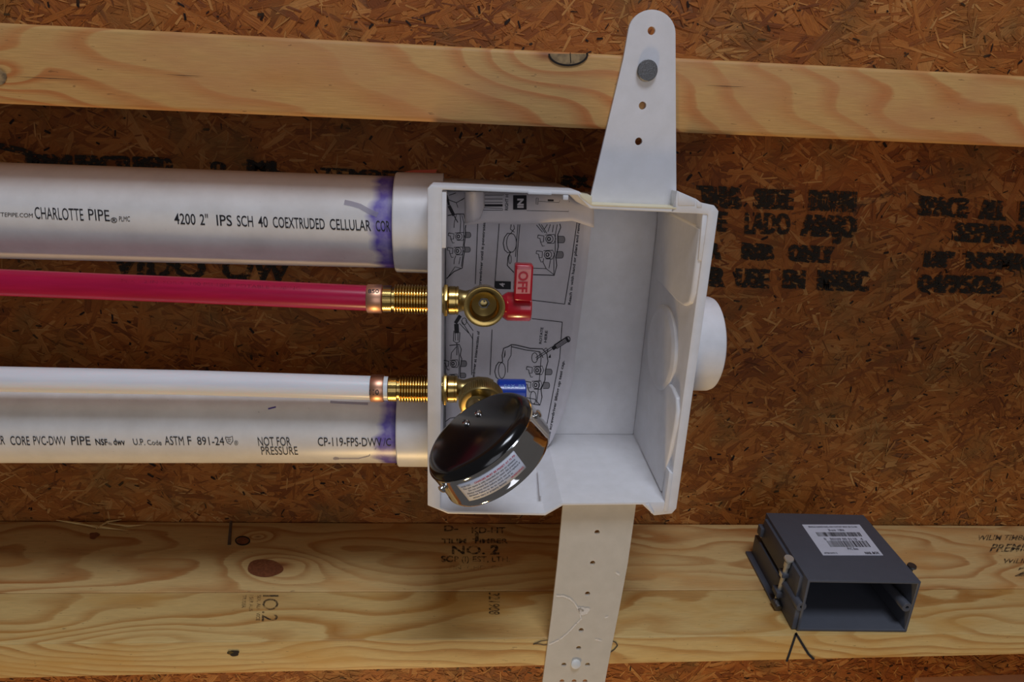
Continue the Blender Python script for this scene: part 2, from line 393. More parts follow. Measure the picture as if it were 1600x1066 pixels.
osb_line('SPACE', (1433, 335), (1506, 339), (3, -29), 3); osb_line('ALL', (1528, 341), (1566, 343), (3, -29), 3); osb_line('PANEL', (1592, 344), (1680, 348), (3, -29), 3)
osb_line('SEPARAR', (1490, 376), (1620, 381), (3, -28), 3); osb_line('1/8"', (1442, 416), (1484, 418), (3, -24), 3); osb_line('NOMINAL', (1508, 418), (1640, 423), (3, -25), 3)
osb_line('04/95/26', (1432, 455), (1560, 458), (3, -26), 3)
osb_line('MANUFACTURED', (40, 262), (265, 268), (-1, -22), 3); osb_line('O', (328, 268), (348, 269), (0, -16), 3); osb_line('ML', (385, 267), (440, 270), (0, -18), 3); osb_line('TEMBER', (500, 282), (640, 288), (0, -20), 2)
osb_line('VIDO', (172, 428), (318, 436), (2, -34), 2); osb_line('C/W', (345, 434), (450, 441), (2, -34), 2); osb_line('RX', (876, 292), (920, 292), (0, -18), 3)
# broad charcoal smear strokes at the left and the brown smear beside DOWN
mb = MB(); stroke(mb, [(-10, 226), (35, 236), (70, 250), (90, 258)], 10, lambda p: PY(p, 21.39)); obj('ink_smear', mb, M_osbink, wall, recalc=False)
mb = MB(); stroke(mb, [(1335, 323), (1360, 314), (1385, 304), (1402, 294)], 9, lambda p: PY(p, 21.39)); obj('pencil_smear', mb, M_faint, wall, recalc=False)

# ================================================================== TIMBERS
def beam(name, x0, x1, y0, y1, zt0, zt1, zb0, zb1, m, parent, bev):
    mb = MB(); mb.hexa([(x0, y0, zb0), (x0, y0, zt0), (x0, y1, zt0), (x0, y1, zb0)], [(x1, y0, zb1), (x1, y0, zt1), (x1, y1, zt1), (x1, y1, zb1)])
    return obj(name, mb, m, parent, bevel=bev, seg=3)
XL, XR = -34, 44
ts = empty('timber_strip', (3, 16.6, -.3), 'pine board strip crossing the top of the wall, half-moon knot on its edge', 'timber')
beam('board', XL, XR, 15.6, 17.4, 1.28, 1.28, -.29, -.29, M_up, ts, .10)
tb = empty('timber_stud', (3, 19.5, -.25), 'pine stud fixed to the wall behind the upper strip', 'timber')
beam('board', XL, XR, 17.42, 21.36, 1.20, 1.20, -.22, -.22, M_up, tb, .08)
zt = lambda X: TA + TB * X
tl = empty('timber_stud', (3, 19.5, -16.2), 'wide pine stud at the foot of the wall with round knot and black grade stamp', 'timber')
low = beam('board', XL, XR, 17.66, 21.36, zt(XL), zt(XR), zt(XL) - 1.5, zt(XR) - 1.5, M_low, tl, .03)
tf = empty('timber_strip', (3, 16.6, -15.9), 'narrow yellow pine strip along the front of the lower stud', 'timber')
strip = beam('board', XL, XR, 15.6, 17.645, zt(XL) - .01, zt(XR) - .01, -15.70, -15.90, M_lowf, tf, .04)
to = empty('timber_stud', (3, 18.5, 16.2), 'unseen pine stud added above the view, shading the top of the wall', 'timber')
beam('board', XL, XR, 15.6, 21.36, 17.7, 17.7, 16.2, 16.2, M_up, to, .08)  # stands out of view, added to shade the upper wall
# knots
def disc_on(surf, c, rx, ry, n=28, jit=.06, seed=1, ang=0.0):
    rnd = random.Random(seed); vs = [surf(c)]
    ph = [rnd.uniform(0, 6.28) for _ in range(3)]
    for k in range(n):
        t = 2 * math.pi * k / n; q = 1 + jit * (math.sin(3 * t + ph[0]) + .6 * math.sin(5 * t + ph[1]))
        a, b = rx * q * math.cos(t), ry * q * math.sin(t)
        vs.append(surf((c[0] + a * math.cos(ang) - b * math.sin(ang), c[1] + a * math.sin(ang) + b * math.cos(ang))))
    return vs, [(0, 1 + k, 1 + (k + 1) % n) for k in range(n)]
m, nt, bs = mat('knot_wood'); g = N(nt); P, x, y, z = g.pos()
g.l(g.ramp(g.noise(P, 6, 4, .6, 1.5), [(.3, srgb(104, 58, 34)), (.7, srgb(142, 86, 54))]), bs.inputs['Base Color']); bs.inputs['Roughness'].default_value = .55; M_knot = m
m, nt, bs = mat('bark_ringed_knot'); g = N(nt); P, x, y, z = g.pos()
g.l(g.ramp(g.noise(P, 4, 4, .6), [(.35, srgb(88, 72, 54)), (.6, srgb(170, 140, 98))]), bs.inputs['Base Color']); bs.inputs['Roughness'].default_value = .7; M_barkknot = m
ST = lambda p: PT(p, .012)
mb = MB(); mb.add(*disc_on(ST, (414, 888), 28, 14, seed=4, jit=.03, ang=.03)); obj('knot', mb, M_knot, tl, recalc=False)
mb = MB(); mb.add(*disc_on(ST, (379, 845), 10, 5.5, seed=6, jit=.08, ang=-.15)); obj('knot', mb, M_knot, tl, recalc=False)
mb = MB(); mb.add(*disc_on(ST, (147, 837), 8, 5, seed=8, jit=.15, ang=-.3)); obj('knot', mb, M_knot, tl, recalc=False)
for rx, ry in ((11, 6.5),):
    mb = MB(); stroke(mb, [(379 + rx * math.cos(t / 20 * 6.283), 845 + ry * math.sin(t / 20 * 6.283)) for t in range(21)], 2, lambda p: PT(p, .015)); obj('knot_bark_ring', mb, M_darkhole, tl, recalc=False)
# half moon knot on the upper strip's upper edge
SU = lambda p: PY(p, 15.585)
arc = [(888 + 30 * math.cos(math.radians(a)), 84 + 18 * math.sin(math.radians(a))) for a in range(0, 181, 9)]
v, f = fill2d([[(SU(p)[0], SU(p)[2]) for p in arc]]); mb = MB(); mb.add([(q[0], 15.588, q[1]) for q in v], f); obj('knot', mb, M_barkknot, ts, recalc=False)
mb = MB(); stroke(mb, arc, 3, lambda p: PY(p, 15.58)); stroke(mb, [(916, 84), (924, 80)], 2, lambda p: PY(p, 15.58)); stroke(mb, [(891, 82), (892, 98)], 1.2, lambda p: PY(p, 15.58)); obj('knot_bark_ring', mb, M_darkhole, ts, recalc=False)
mb = MB(); mb.add(*disc_on(SU, (-2, 121), 12, 13, seed=3)); obj('knot', mb, M_barkknot, ts, recalc=False)
for a, b in (((13, 119), (145, 125)), ((1100, 133), (1170, 136)), ((255, 116), (320, 119))):
    mb = MB(); m_ = ((a[0] + b[0]) / 2, (a[1] + b[1]) / 2 + .5); L1 = [SU(a), SU((m_[0], m_[1] - .6)), SU(b), SU((m_[0], m_[1] + .5))]; mb.add(L1, [(0, 1, 2, 3)]); obj('drying_crack', mb, M_darkhole, ts, recalc=False)
# hole in the front strip
mb = MB(); mb.add(*disc_on(lambda p: PY(p, 15.585), (365, 1021), 9, 4.6, seed=5, jit=.12)); obj('knot_hole', mb, M_darkhole, tf, recalc=False)
mb = MB(); mb.add(*disc_on(lambda p: PY(p, 15.58), (360, 1020), 4, 2.4, seed=7, jit=.2)); obj('resin_bead', mb, M_brass, tf, recalc=False)
# grade stamps
SS = lambda p: PT(p, .014)
def stamp(lines, m, parent, surf):
    for s, p0, p1, up, b in lines:
        mb = MB(); text_on(mb, s, p0, p1, up, surf, bold=b); obj('printed_text', mb, m, parent, recalc=False)
stamp([('KD-HT', (737, 833), (790, 833), (0, -9), .02), ('D-', (694, 830), (716, 830), (0, -9), .03), ('TILIM  TIMBER', (690, 849), (794, 849), (0, -7), .03), ('NO.', (706, 866), (758, 866), (0, -13), .02), ('2', (766, 866), (780, 866), (0, -14), .05),
       ('SC', (689, 878), (708, 878), (0, -9), .05), ('P (I) EST, LTH.', (710, 878), (797, 878), (0, -8.5), .01), ('I', (742, 845), (748, 845), (0, -11), .05)], M_stamp, tl, SS)
stamp([('FIN  CHD  CV', (702, 890), (785, 890), (0, -6), 0), ('KILN DRIED', (1500, 822), (1588, 822), (0, -6), 0), ], M_faint, tl, SS)
stamp([('WILIM TIMBER', (1526, 844), (1612, 844), (3, -8), .02), ('PREMIUM', (1546, 862), (1625, 862), (6, -12), .02), ('WILIM', (1566, 880), (1608, 880), (3, -7), .02), ('2', (1586, 900), (1606, 900), (7, -14), .03)], M_stamp, tl, SS)
SF = lambda p: PT(p, .006)
stamp([('IO.2', (411, 930), (409, 971), (25, 0), .0), ('321908', (764, 926), (764, 960), (17, 1), .01)], M_stamp, tf, SF)
stamp([('SER. AUS. VICE', (402, 930), (400, 970), (6, 0), 0), ('I SER AUS', (390, 930), (389, 955), (6, 0), 0), ('TR.ISER', (379, 930), (378, 950), (6, 0), 0)], M_stamp, tf, SF)
# pen and pencil marks
mb = MB(); sp = lambda p: PY(p, 15.585) if p[1] > 1000 else PY(p, 15.585)
stroke(mb, [(862, 1007), (850, 1008), (840, 1006), (833, 1007), (845, 1002), (858, 1000), (866, 1001)], 1.4, sp); obj('pencil_mark', mb, M_pencil, tf, recalc=False); mb = MB(); stroke(mb, [(955, 1001), (962, 1004), (965, 1009), (960, 1015), (953, 1020)], 1.8, sp)
obj('pencil_mark', mb, M_pencil, tf, recalc=False)
mb = MB(); stroke(mb, [(1244, 990), (1238, 1008), (1232, 1026), (1229, 1034)], 3.6, sp); obj('pen_mark', mb, M_ink, tf, recalc=False)
mb = MB(); stroke(mb, [(1243, 989), (1252, 1004), (1263, 1022), (1272, 1031)], 3.8, sp); obj('pen_mark', mb, M_ink, tf, recalc=False)
# nail lying half driven in the stud and loose wood splinters
def bar(mb, a, b, r0, r1, n=8): mb.tube([a, (np.array(a) + np.array(b)) / 2, b], [r0, (r0 + r1) / 2, r1], n)
mb = MB(); bar(mb, PT((358, 851), .03), PY((361, 815), 20.9), .055, .05); nl = obj('nail', mb, M_steel, None, label='thin dark nail leaning on the lower stud beside a small knot', cat='nail')
for i, (a, b, c) in enumerate([((125, 819), (160, 824), (200, 829)), ((88, 813), (128, 819), (158, 826)), ((150, 826), (168, 816), (190, 812)), ((168, 818), (200, 822), (228, 820))]):
    mb = MB(); mb.tube([PT(a, .12), PT(b, .05), PT(c, .10)], [.012, .05, .008], 6)
    obj('wood_splinter', mb, M_lowf, None, label=('middle wood splinter lying along the lower stud edge at far left', 'leftmost wood splinter curling up from the lower stud edge', 'short wood splinter arching over the lower stud edge, right of the leftmost', 'rightmost thin wood splinter on the lower stud edge, far left of the photo')[i], cat='splinter', group='splinters on the stud edge')
# pale board below the strand board at the lower right corner
mb = MB(); a = PY((1430, 1058), 18.5); mb.box(a[0], 34, 17.0, 18.5, a[2] - 3, a[2]); obj('trim_1', mb, M_pink, None, bevel=.04, kind='structure', label='pale pink board edge at the lower right corner', cat='trim')

# ================================================================== OUTLET BOX
YF, YB = 15.1, 18.72
ob = empty('outlet_box', (2.6, 17, -10.2), 'white plastic washing machine outlet box with open front, fixed between the pine strips', 'outlet box')
outl = [(668, 294), (674, 289), (905, 299), (925, 320), (1057, 326), (1058, 298), (1088, 311), (1096, 317), (1116, 321), (1123, 330), (1057, 795), (1050, 803), (1022, 806), (1004, 789), (880, 790), (852, 806), (700, 803), (668, 790)]
FO = [PY(p, YF)[[0, 2]] for p in outl]
cxz = np.array([2.65, -5.9])
def offset(poly, th):
    n = len(poly); out = []
    for i in range(n):
        a, b, c = poly[i - 1], poly[i], poly[(i + 1) % n]
        def ln(p, q):
            d = q - p; d = d / np.linalg.norm(d); nn = np.array([d[1], -d[0]])
            if nn @ (cxz - (p + q) / 2) < 0: nn = -nn
            return p + nn * th(d, (p + q) / 2), d
        p1, d1 = ln(a, b); p2, d2 = ln(b, c); den = d1[0] * d2[1] - d1[1] * d2[0]
        if abs(den) < .15: out.append((p1 + (b - a) + p2) / 2); continue
        t = ((p2 - p1)[0] * d2[1] - (p2 - p1)[1] * d2[0]) / den; out.append(p1 + d1 * t)
    return out
def th(d, mid):
    if abs(d[1]) > .85 and mid[0] < -.5: return .33
    if abs(d[1]) > .85 and mid[0] > 5.2: return .24
    return .09
FI = offset(FO, th)
for i in (12, 13): FI[i] = np.array([FI[i][0], FI[14][1]])
FI[11] = np.array([FI[11][0], FI[14][1]]); FI[10] = np.array([FI[10][0], FI[14][1] + .02])
FI[0] = np.array([FO[0][0] + .325, FO[1][1] - .11]); FI[1] = np.array([FO[0][0] + .335, FO[1][1] - .095]); FI[10] = np.array([FO[10][0] - .24, FI[14][1] + .02]); FI[11] = np.array([FO[10][0] - .27, FI[14][1]])
for i in (5, 6, 7, 8): FI[i] = np.array([FI[i][0], FI[4][1] - .005 * (i - 4)])
FI[9] = np.array([FO[9][0] - .24, FI[8][1] - .02]); FI[8] = np.array([FO[9][0] - .26, FI[8][1]]); FI[7] = np.array([min(FI[7][0], FI[8][0] - .05), FI[7][1]])
def back(poly):
    return [np.array([q[0] * .985 + .0 if q[0] > 3 else q[0], -5.9 + (q[1] + 5.9) * .955]) for q in poly]
BO, BI = back(FO), back(FI); n = len(FO)
mb = MB(); L = lambda poly, y: [(q[0], y, q[1]) for q in poly]
vs = L(FO, YF) + L(FI, YF) + L(BI, YB) + L(BO, YB + .09)
fs = []
for i in range(n):
    j = (i + 1) % n
    for a in range(3): fs.append((a * n + i, a * n + j, (a + 1) * n + j, (a + 1) * n + i))
mb.add(vs, fs)
tri = lambda poly: fill2d([[tuple(q) for q in poly]])
v, f = tri(BI); k = len(mb.v); mb.add([(q[0], YB, q[1]) for q in v], f)
v, f = tri(BO); mb.add([(q[0], YB + .09, q[1]) for q in v], f)
# outer wall loop
for i in range(n):
    j = (i + 1) % n; mb.f.append((i, j, 3 * n + j, 3 * n + i)); mb.sm.append(False)
obj('shell', mb, M_white, ob, bevel=.018, seg=2, sharp=30)
# front lips and clips
def pbox(px0, py0, px1, py1, y0, y1):
    a, b = PY((px0, py0), y0), PY((px1, py1), y0); m_ = MB(); m_.box(min(a[0], b[0]), max(a[0], b[0]), y0, y1, min(a[2], b[2]), max(a[2], b[2])); return m_
obj('clip_tab', pbox(686, 300, 697, 388, YF + .02, YF + .35), M_white, ob, bevel=.02)
obj('clip_tab', pbox(825, 299, 862, 305, YF - .015, YF + .3), M_white, ob, bevel=.015)
obj('clip_tab', pbox(880, 305, 888, 313, YF - .01, YF + .25), M_white, ob, bevel=.015)
def rbox(pts, y0, y1, m_, nm, bev=.02):
    q = [PY(p, y0)[[0, 2]] for p in pts]; mb = MB(); mb.hexa([(a[0], y0, a[1]) for a in q], [(a[0], y1, a[1]) for a in q]); return obj(nm, mb, m_, ob, bevel=bev)
rbox([(1098, 332), (1106, 332), (1100, 408), (1091, 407)], YF + .02, YF + .4, M_white, 'clip_tab')
rbox([(1046, 738), (1052, 740), (1044, 800), (1037, 800)], YF - .02, YF + .3, M_white, 'clip_tab')
rbox([(905, 303), (925, 307), (925, 322), (908, 309)], YF - .01, YF + .5, M_ledge, 'clip_tab', .012)
rbox([(1059, 299), (1087, 312), (1087, 322), (1059, 322)], YF - .015, YF + .9, M_white, 'clip_tab', .03)
rbox([(1089, 314), (1097, 317), (1097, 324), (1089, 324)], YF - .015, YF + .5, M_white, 'clip_tab', .01)
rbox([(1009, 790), (1018, 803), (1022, 803), (1014, 788)], YF - .02, YF + .25, M_white, 'clip_tab', .01)
# raised pads, disc on the inside of the right wall
XW = 5.70
def PW(p, x=XW):
    q = PX(p, x)[[1, 2]]; q[0] = max(q[0], 15.16); return q
def pad(pts, x0, x1, bev, nm):
    q = [PW(p) for p in pts]; v, f = fill2d([[tuple(a) for a in q]], (x1 - x0) / 2); mb = MB(); mb.add([((x0 + x1) / 2 - c[2], c[0], c[1]) for c in v], f)
    bm_ = obj(nm, mb, M_white, ob); 
    md = bm_.modifiers.new('bevel', 'BEVEL'); md.width = bev * S; md.segments = 3; md.limit_method = 'ANGLE'; md.angle_limit = math.radians(40)
    return bm_
q1 = PW((1072, 480))
def padYZ(pts, x0, x1, bev, nm):
    v, f = fill2d([pts], (x1 - x0) / 2); mb = MB(); mb.add([((x0 + x1) / 2 - c[2], c[0], c[1]) for c in v], f)
    bm = bmesh.new(); me = None
    o = obj(nm, mb, M_white, ob); me = o.data
    bm.from_mesh(me); bmesh.ops.remove_doubles(bm, verts=bm.verts, dist=1e-5)
    bmesh.ops.dissolve_limit(bm, angle_limit=.02, verts=bm.verts, edges=bm.edges)
    es = [e for e in bm.edges if len(e.link_faces) == 2 and e.calc_face_angle(0) > .6]
    bmesh.ops.bevel(bm, geom=es, offset=bev * S, segments=3, profile=.5, affect='EDGES')
    for f_ in bm.faces: f_.smooth = True
    bm.to_mesh(me); bm.free(); me.set_sharp_from_angle(angle=math.radians(50)); return o
up_curve = [tuple(PW(p)) for p in ((1028, 438), (1038, 446), (1048, 457), (1060, 470), (1071, 478), (1080, 474), (1087, 460))]
lo_curve = [tuple(PW(p)) for p in ((1017, 562), (1028, 578), (1040, 592), (1052, 606), (1059, 622), (1062, 645), (1060, 670))]
padYZ([(18.74, -2.4)] + up_curve + [(15.16, -2.4)], XW - .07, XW + .2, .06, 'wall_pad')
padYZ([(18.74, -9.5)] + lo_curve + [(15.5, -9.7)], XW - .05, XW + .2, .05, 'wall_pad')
cY, cZ = PW((1050, 535))
mb = MB(); mb.lathe((XW - .10, 17.0, -6.02), (1, 0, 0), [(0, 1.06), (-.0, 1.10), (.06, 1.2), (.3, 1.2)], 64); obj('knockout_disc', mb, M_white, ob)
rbox([(1071, 535), (1079, 535), (1070, 606), (1062, 606)], YF + .35, YF + .6, M_white, 'rib', .04)
# faint moulding lines on the back and on the bottom
for pts in ([(918, 460), (914, 620)], [(930, 480), (930, 570), (915, 570)], ): pass
mb = MB(); zb = -9.93
def PB(p, z=-9.86): r = ray(p); return r * z / r[2]
mb.hexa([PB((843, 775)), PB((847, 775)), PB((844, 735)), PB((840, 735))], [PB((843, 775), -9.8), PB((847, 775), -9.8), PB((844, 735), -9.8), PB((840, 735), -9.8)]); obj('rib', mb, M_white, ob)
# drain cap outside right, pipe hubs outside left
mb = MB(); mb.lathe((5.9, 17.0, -5.88), (1, 0, 0), [(0, 1.31), (1.0, 1.31), (1.08, 1.28), (1.13, 1.2), (1.13, 0)], 64); obj('drain_cap', mb, M_white, ob)
PYC, PR = 17.4, 1.17
ZU, ZL = -2.84, -8.53
HX = PY((613, 350), 16.3)[0]
M_hub = plain('white_hub_plastic', srgb(232, 231, 232), .35, dirt=.35, sss=.1, dirtcol=(.12, .08, .05))
for zc in (ZU, ZL):
    mb = MB(); mb.lathe((HX, PYC, zc), (1, 0, 0), [(0, PR), (0, 1.25), (.03, 1.275), (1.2, 1.285)], 64); obj('pipe_hub', mb, M_hub, ob)
OS = [PY(p, 18.55) for p in ((618, 272), (645, 266), (683, 265), (672, 286), (660, 292), (640, 290), (625, 290))]
mb = MB(); mb.add([q for q in OS] + [q + np.array((0, .02, 0)) for q in OS], [tuple(range(7)), tuple(range(13, 6, -1))] + [(i, (i + 1) % 7, (i + 1) % 7 + 7, i + 7) for i in range(7)]); obj('orange_tag', mb, M_orange, ob)

# mounting straps
def strap(outline, holes, y0, y1, m_):
    lo = [[tuple(PY(p, y0)[[0, 2]]) for p in outline]]
    for (hx, hy, r) in holes:
        c_ = PY((hx, hy), y0); lo.append(circle((c_[0], c_[2]), r))
    mb = plate(lo, y0, y1); return obj('mounting_strap', mb, m_, ob)
arc = [(1018.5 + 37.0 * math.cos(math.radians(a)), 52 - 37 * math.sin(math.radians(a))) for a in range(0, 171, 10)]
strap([(1057, 322), (1056, 180)] + [(p[0], p[1]) for p in arc] + [(974, 92), (951, 188), (922, 312), (924, 320)], [(1018, 48, .085), (1004, 165, .085), (998, 221, .085)], 15.50, 15.59, M_strap)
rbox([(924, 319), (1057, 324), (1057, 327), (926, 322)], 15.09, 15.6, M_ledge, 'strap_hinge', .01)
strap([(880, 786), (994, 786), (990, 816), (981, 880), (968, 950), (952, 1030), (939, 1100), (843, 1100), (852, 1035), (862, 960), (871, 880)],
      [(933, 832, .075), (926, 880, .075), (918, 928, .075), (908, 985, .075), (904, 1013, .075), (881, 1039, .075), (918, 1039, .075), (878, 1065, .075), (897, 1065, .075), (914, 1065, .075)], 15.50, 15.59, M_strap2)
mb = MB(); SPl = lambda p: PY(p, 15.485)
stroke(mb, [(869, 932), (880, 932), (890, 936), (898, 943), (902, 950), (906, 956)], 2.4, SPl); stroke(mb, [(906, 960), (908, 968), (900, 976), (888, 989), (875, 1000), (858, 1008)], 2.2, SPl)
mb.add(*disc_on(SPl, (912, 955), 9, 6, seed=12, jit=.16)); stroke(mb, [(904, 950), (912, 955)], 3, SPl)
for a_, b_, w_ in (((962, 895), (968, 899), 3), ((945, 966), (951, 964), 2.5), ((930, 1000), (940, 1002), 2)):
    m3 = MB(); stroke(m3, [a_, b_], w_, SPl); obj('scuff_mark', m3, M_wear, ob, recalc=False)
obj('scuff_mark', mb, M_wear, ob, recalc=False)

# nails through the straps
c_ = PY((1012, 110), 15.42); mb = MB(); mb.lathe((c_[0], 15.49, c_[2]), (0, -1, 0), [(0, .21), (.03, .225), (.06, .225), (.075, .21), (.075, 0)], 40); nn = empty('roofing_nail', (c_[0], 15.5, c_[2] - .2), 'grey galvanised flat-head nail through the top mounting strap', 'nail')
obj('nail_head', mb, M_steel, nn); mb = MB(); mb.lathe((c_[0], 15.5, c_[2]), (0, 1, 0), [(0, .06), (.9, .06), (1.0, .0)], 12); obj('shank', mb, M_steel, nn)
c_ = PY((900, 1040), 15.42); mb = MB(); mb.lathe((c_[0], 15.49, c_[2]), (0.05, -1, .25), [(-.02, .14), (.02, .15), (.05, .145), (.06, .12), (.06, 0)], 32); nn = empty('roofing_nail', (c_[0], 15.5, c_[2] - .15), 'small bright white nail through the foot of the bottom mounting strap', 'nail')
obj('nail_head', mb, M_whitenail, nn); mb = MB(); mb.lathe((c_[0], 15.5, c_[2]), (0, 1, 0), [(0, .05), (.9, .05), (1.0, .0)], 12); obj('shank', mb, M_steel, nn)

# ================================================================== INSTRUCTION SHEET
sheet = empty('instruction_sheet', (1.2, 18.4, -9.4), 'white printed instruction sheet with box diagrams lying inside the outlet box', 'paper')
def ysheet(X, Z): return 18.50 - .012 * (Z + 5.5) ** 2 - .24 * max(0, X - 1.4) ** 1.5
def SP(p, d=0.0):
    y = 18.4
    for _ in range(4): q = PY(p, y); y = ysheet(q[0], q[2]) - d
    return PY(p, y)
def redge(v):
    xs = [300, 352, 420, 480, 540, 600, 650, 690, 720]; ys = [926, 924, 917, 909, 901, 894, 880, 862, 842]; return float(np.interp(v, xs, ys))
rows = [[SP((697 + (redge(v) - 697) * k / 18, v)) for k in range(19)] for v in np.linspace(300, 715, 30)]
mb = MB(); mb.grid(rows); obj('sheet', mb, M_paper, sheet, solid=.01)
SPi = lambda p: SP(p, .015)
A = lambda u, v: (690 + u / 2.6, 290 + v / 2.6)
def poly(*pts): return [A(*p) for p in pts]
ink = MB(); tone = MB()
def ln(wd, *pts, closed=False): stroke(ink, poly(*pts), wd, SPi, closed)
def ell(c, rx, ry, wd=1.0, n=20): stroke(ink, [A(c[0] + rx * math.cos(6.2832 * k / n), c[1] + ry * math.sin(6.2832 * k / n)) for k in range(n + 1)], wd, SPi)
def quad(mb_, *pts): mb_.add([SP(A(*p), .013) for p in pts], [tuple(range(len(pts)))])
ln(1.1, (147, 155), (137, 400)); ln(1.1, (127, 600), (122, 770)); ln(1.1, (234, 155), (215, 420)); ln(1.1, (205, 585), (197, 770))
ln(1.1, (550, 150), (525, 330), (500, 482)); ln(1.1, (500, 482), (368, 466)); ln(1.1, (366, 541), (490, 555)); ln(1.1, (490, 555), (480, 700), (455, 830), (425, 985))
quad(ink, (218, 388), (282, 390), (281, 422), (214, 420))
def valve(cx, cy, s=1.0):
    ell((cx, cy), 15 * s, 15 * s, 1.0); ell((cx - 2, cy), 6 * s, 7 * s, 1.6, 12)
    ln(1.0, (cx - 18 * s, cy - 16 * s), (cx + 20 * s, cy - 18 * s), (cx + 26 * s, cy), (cx + 18 * s, cy + 18 * s), (cx - 10 * s, cy + 17 * s))
    ln(1.2, (cx - 46 * s, cy - 16 * s), (cx - 22 * s, cy - 12 * s), (cx - 24 * s, cy + 12 * s), (cx - 36 * s, cy + 12 * s), (cx - 38 * s, cy - 2 * s), (cx - 48 * s, cy - 4 * s), closed=True)
    ln(1.0, (cx - 36 * s, cy + 12 * s), (cx - 28 * s, cy + 30 * s), (cx - 20 * s, cy + 28 * s))
def pipe_(x0, x1, y0, y1):
    n_ = 10; P0 = [(x0, y0), (x1 - 6, y0)] + [(x1 - 6 + 7 * math.sin(math.pi * k / n_), (y0 + y1) / 2 - (y1 - y0) / 2 * math.cos(math.pi * k / n_)) for k in range(n_ + 1)] + [(x1 - 6, y1), (x0, y1)]
    quad(tone, *P0); ln(.8, *P0)
# middle drawing
ell((284, 233), 20, 38, 1.1); ln(1.3, (288, 196), (268, 194), (256, 210), (250, 235), (256, 262), (268, 273), (290, 270)); ln(1.2, (283, 158), (280, 178), (296, 190)); ln(1.2, (293, 160), (296, 175), (280, 196))
ln(1.1, (318, 158), (308, 270), (306, 320)); ln(1.0, (310, 158), (300, 290)); ln(1.4, (280, 272), (270, 290), (267, 325), (294, 354)); ell((278, 300), 5, 18, .9, 12)
ln(1.4, (366, 362), (458, 365), (468, 325), (464, 290), (474, 250), (472, 200), (484, 170), (480, 155)); ln(1, (470, 158), (462, 200), (462, 260), (456, 300), (456, 362)); ln(1, (372, 336), (425, 338), (456, 362)); ln(1, (425, 338), (412, 312), (415, 296)); ln(1, (436, 337), (443, 300), (436, 292))
valve(438, 217); valve(432, 281); pipe_(470, 500, 206, 233); pipe_(466, 494, 268, 295)
for a, b in (((385, 160), (410, 190)), ((395, 156), (420, 192)), ((405, 158), (428, 195)), ((455, 160), (450, 190)), ((442, 158), (432, 188)), ((430, 158), (418, 176))): ln(1, a, b)
# left drawing
ln(1.4, (25, 122), (60, 116), (90, 116), (94, 135), (100, 150), (96, 175), (98, 200), (92, 240), (94, 262), (88, 300), (84, 335), (50, 350), (20, 378)); ln(1, (82, 120), (90, 150), (90, 220), (84, 300), (80, 330)); ln(1, (22, 378), (55, 330), (82, 338)); ln(1, (50, 320), (52, 300), (58, 285)); ln(1, (70, 320), (76, 290))
ln(1, (60, 118), (52, 150), (50, 172)); ln(1, (75, 118), (78, 150), (75, 190))
valve(70, 207, .9); valve(66, 266, .9); pipe_(94, 118, 190, 212); pipe_(92, 116, 250, 271)
ln(3.2, (20, 40), (30, 80)); ln(5, (30, 82), (50, 122)); ln(1.4, (50, 122), (66, 150)); ln(1.2, (20, 55), (60, 70), (92, 52), (100, 32)); ln(1, (30, 40), (58, 30)); ln(1, (60, 70), (66, 90)); ln(1, (92, 52), (80, 60))
# lower left drawing
ln(5.5, (76, 528), (56, 560)); ln(7, (60, 562), (62, 600)); ln(1.2, (50, 590), (48, 632), (60, 640), (72, 636), (74, 596)); ln(1.0, (56, 600), (56, 630)); ln(1, (66, 600), (66, 630)); ln(1.2, (62, 640), (62, 690)); ln(1, (80, 548), (128, 626)); ln(1, (98, 548), (128, 590)); ln(1, (72, 560), (110, 600)); ell((92, 552), 10, 14, .9, 12)
ln(1.3, (32, 650), (72, 646), (80, 665), (76, 690), (82, 705), (76, 740), (76, 780)); ln(1, (66, 650), (72, 700), (70, 780)); valve(48, 724, .85); valve(46, 782, .85); pipe_(78, 101, 712, 736); pipe_(76, 98, 762, 782); ln(1, (60, 655), (40, 680), (38, 705))
ln(1, (15, 960), (35, 945), (70, 942))
# lower right drawing
ln(1.4, (345, 884), (400, 892), (408, 860), (404, 830), (420, 790), (422, 750), (432, 715), (428, 685), (410, 664), (360, 662), (300, 648), (284, 647), (270, 655), (252, 662), (246, 690), (248, 715), (240, 722)); ln(1.2, (284, 655), (340, 668), (400, 676), (412, 700)); ln(1, (284, 650), (282, 690), (270, 712), (268, 760)); ln(1, (395, 674), (404, 700), (400, 760), (394, 820), (386, 884)); ln(1, (345, 862), (378, 868), (400, 892))
ell((245, 752), 14, 32, 1.0); ln(1.3, (248, 720), (232, 718), (222, 732), (216, 756), (222, 780), (230, 786)); ln(.9, (258, 670), (254, 700), (258, 690), closed=True)
valve(390, 751, .95); valve(384, 811, .95); pipe_(422, 448, 746, 769); pipe_(412, 438, 800, 825); ell((378, 700), 12, 20, 1.0); ell((372, 862), 12, 26, 1.0)
ln(1.0, (385, 706), (450, 664)); ln(1.0, (382, 700), (446, 657)); ln(6, (450, 664), (462, 655)); ln(8.2, (462, 656), (514, 622)); ell((514, 625), 8, 11, 1.4, 14); ln(1, (412, 672), (424, 660), (432, 668), (428, 680)); quad(ink, (434, 700), (442, 684), (444, 700))
obj('printed_line_art', ink, M_ink, sheet, recalc=False, kind='stuff'); obj('printed_tone', tone, M_tube, sheet, recalc=False, kind='stuff')
white_ = MB(); text_on(white_, '4', A(258, 412), A(255, 396), (-8, 0), lambda p: SP(p, .02), .03); obj('printed_text', white_, M_paper, sheet, recalc=False)
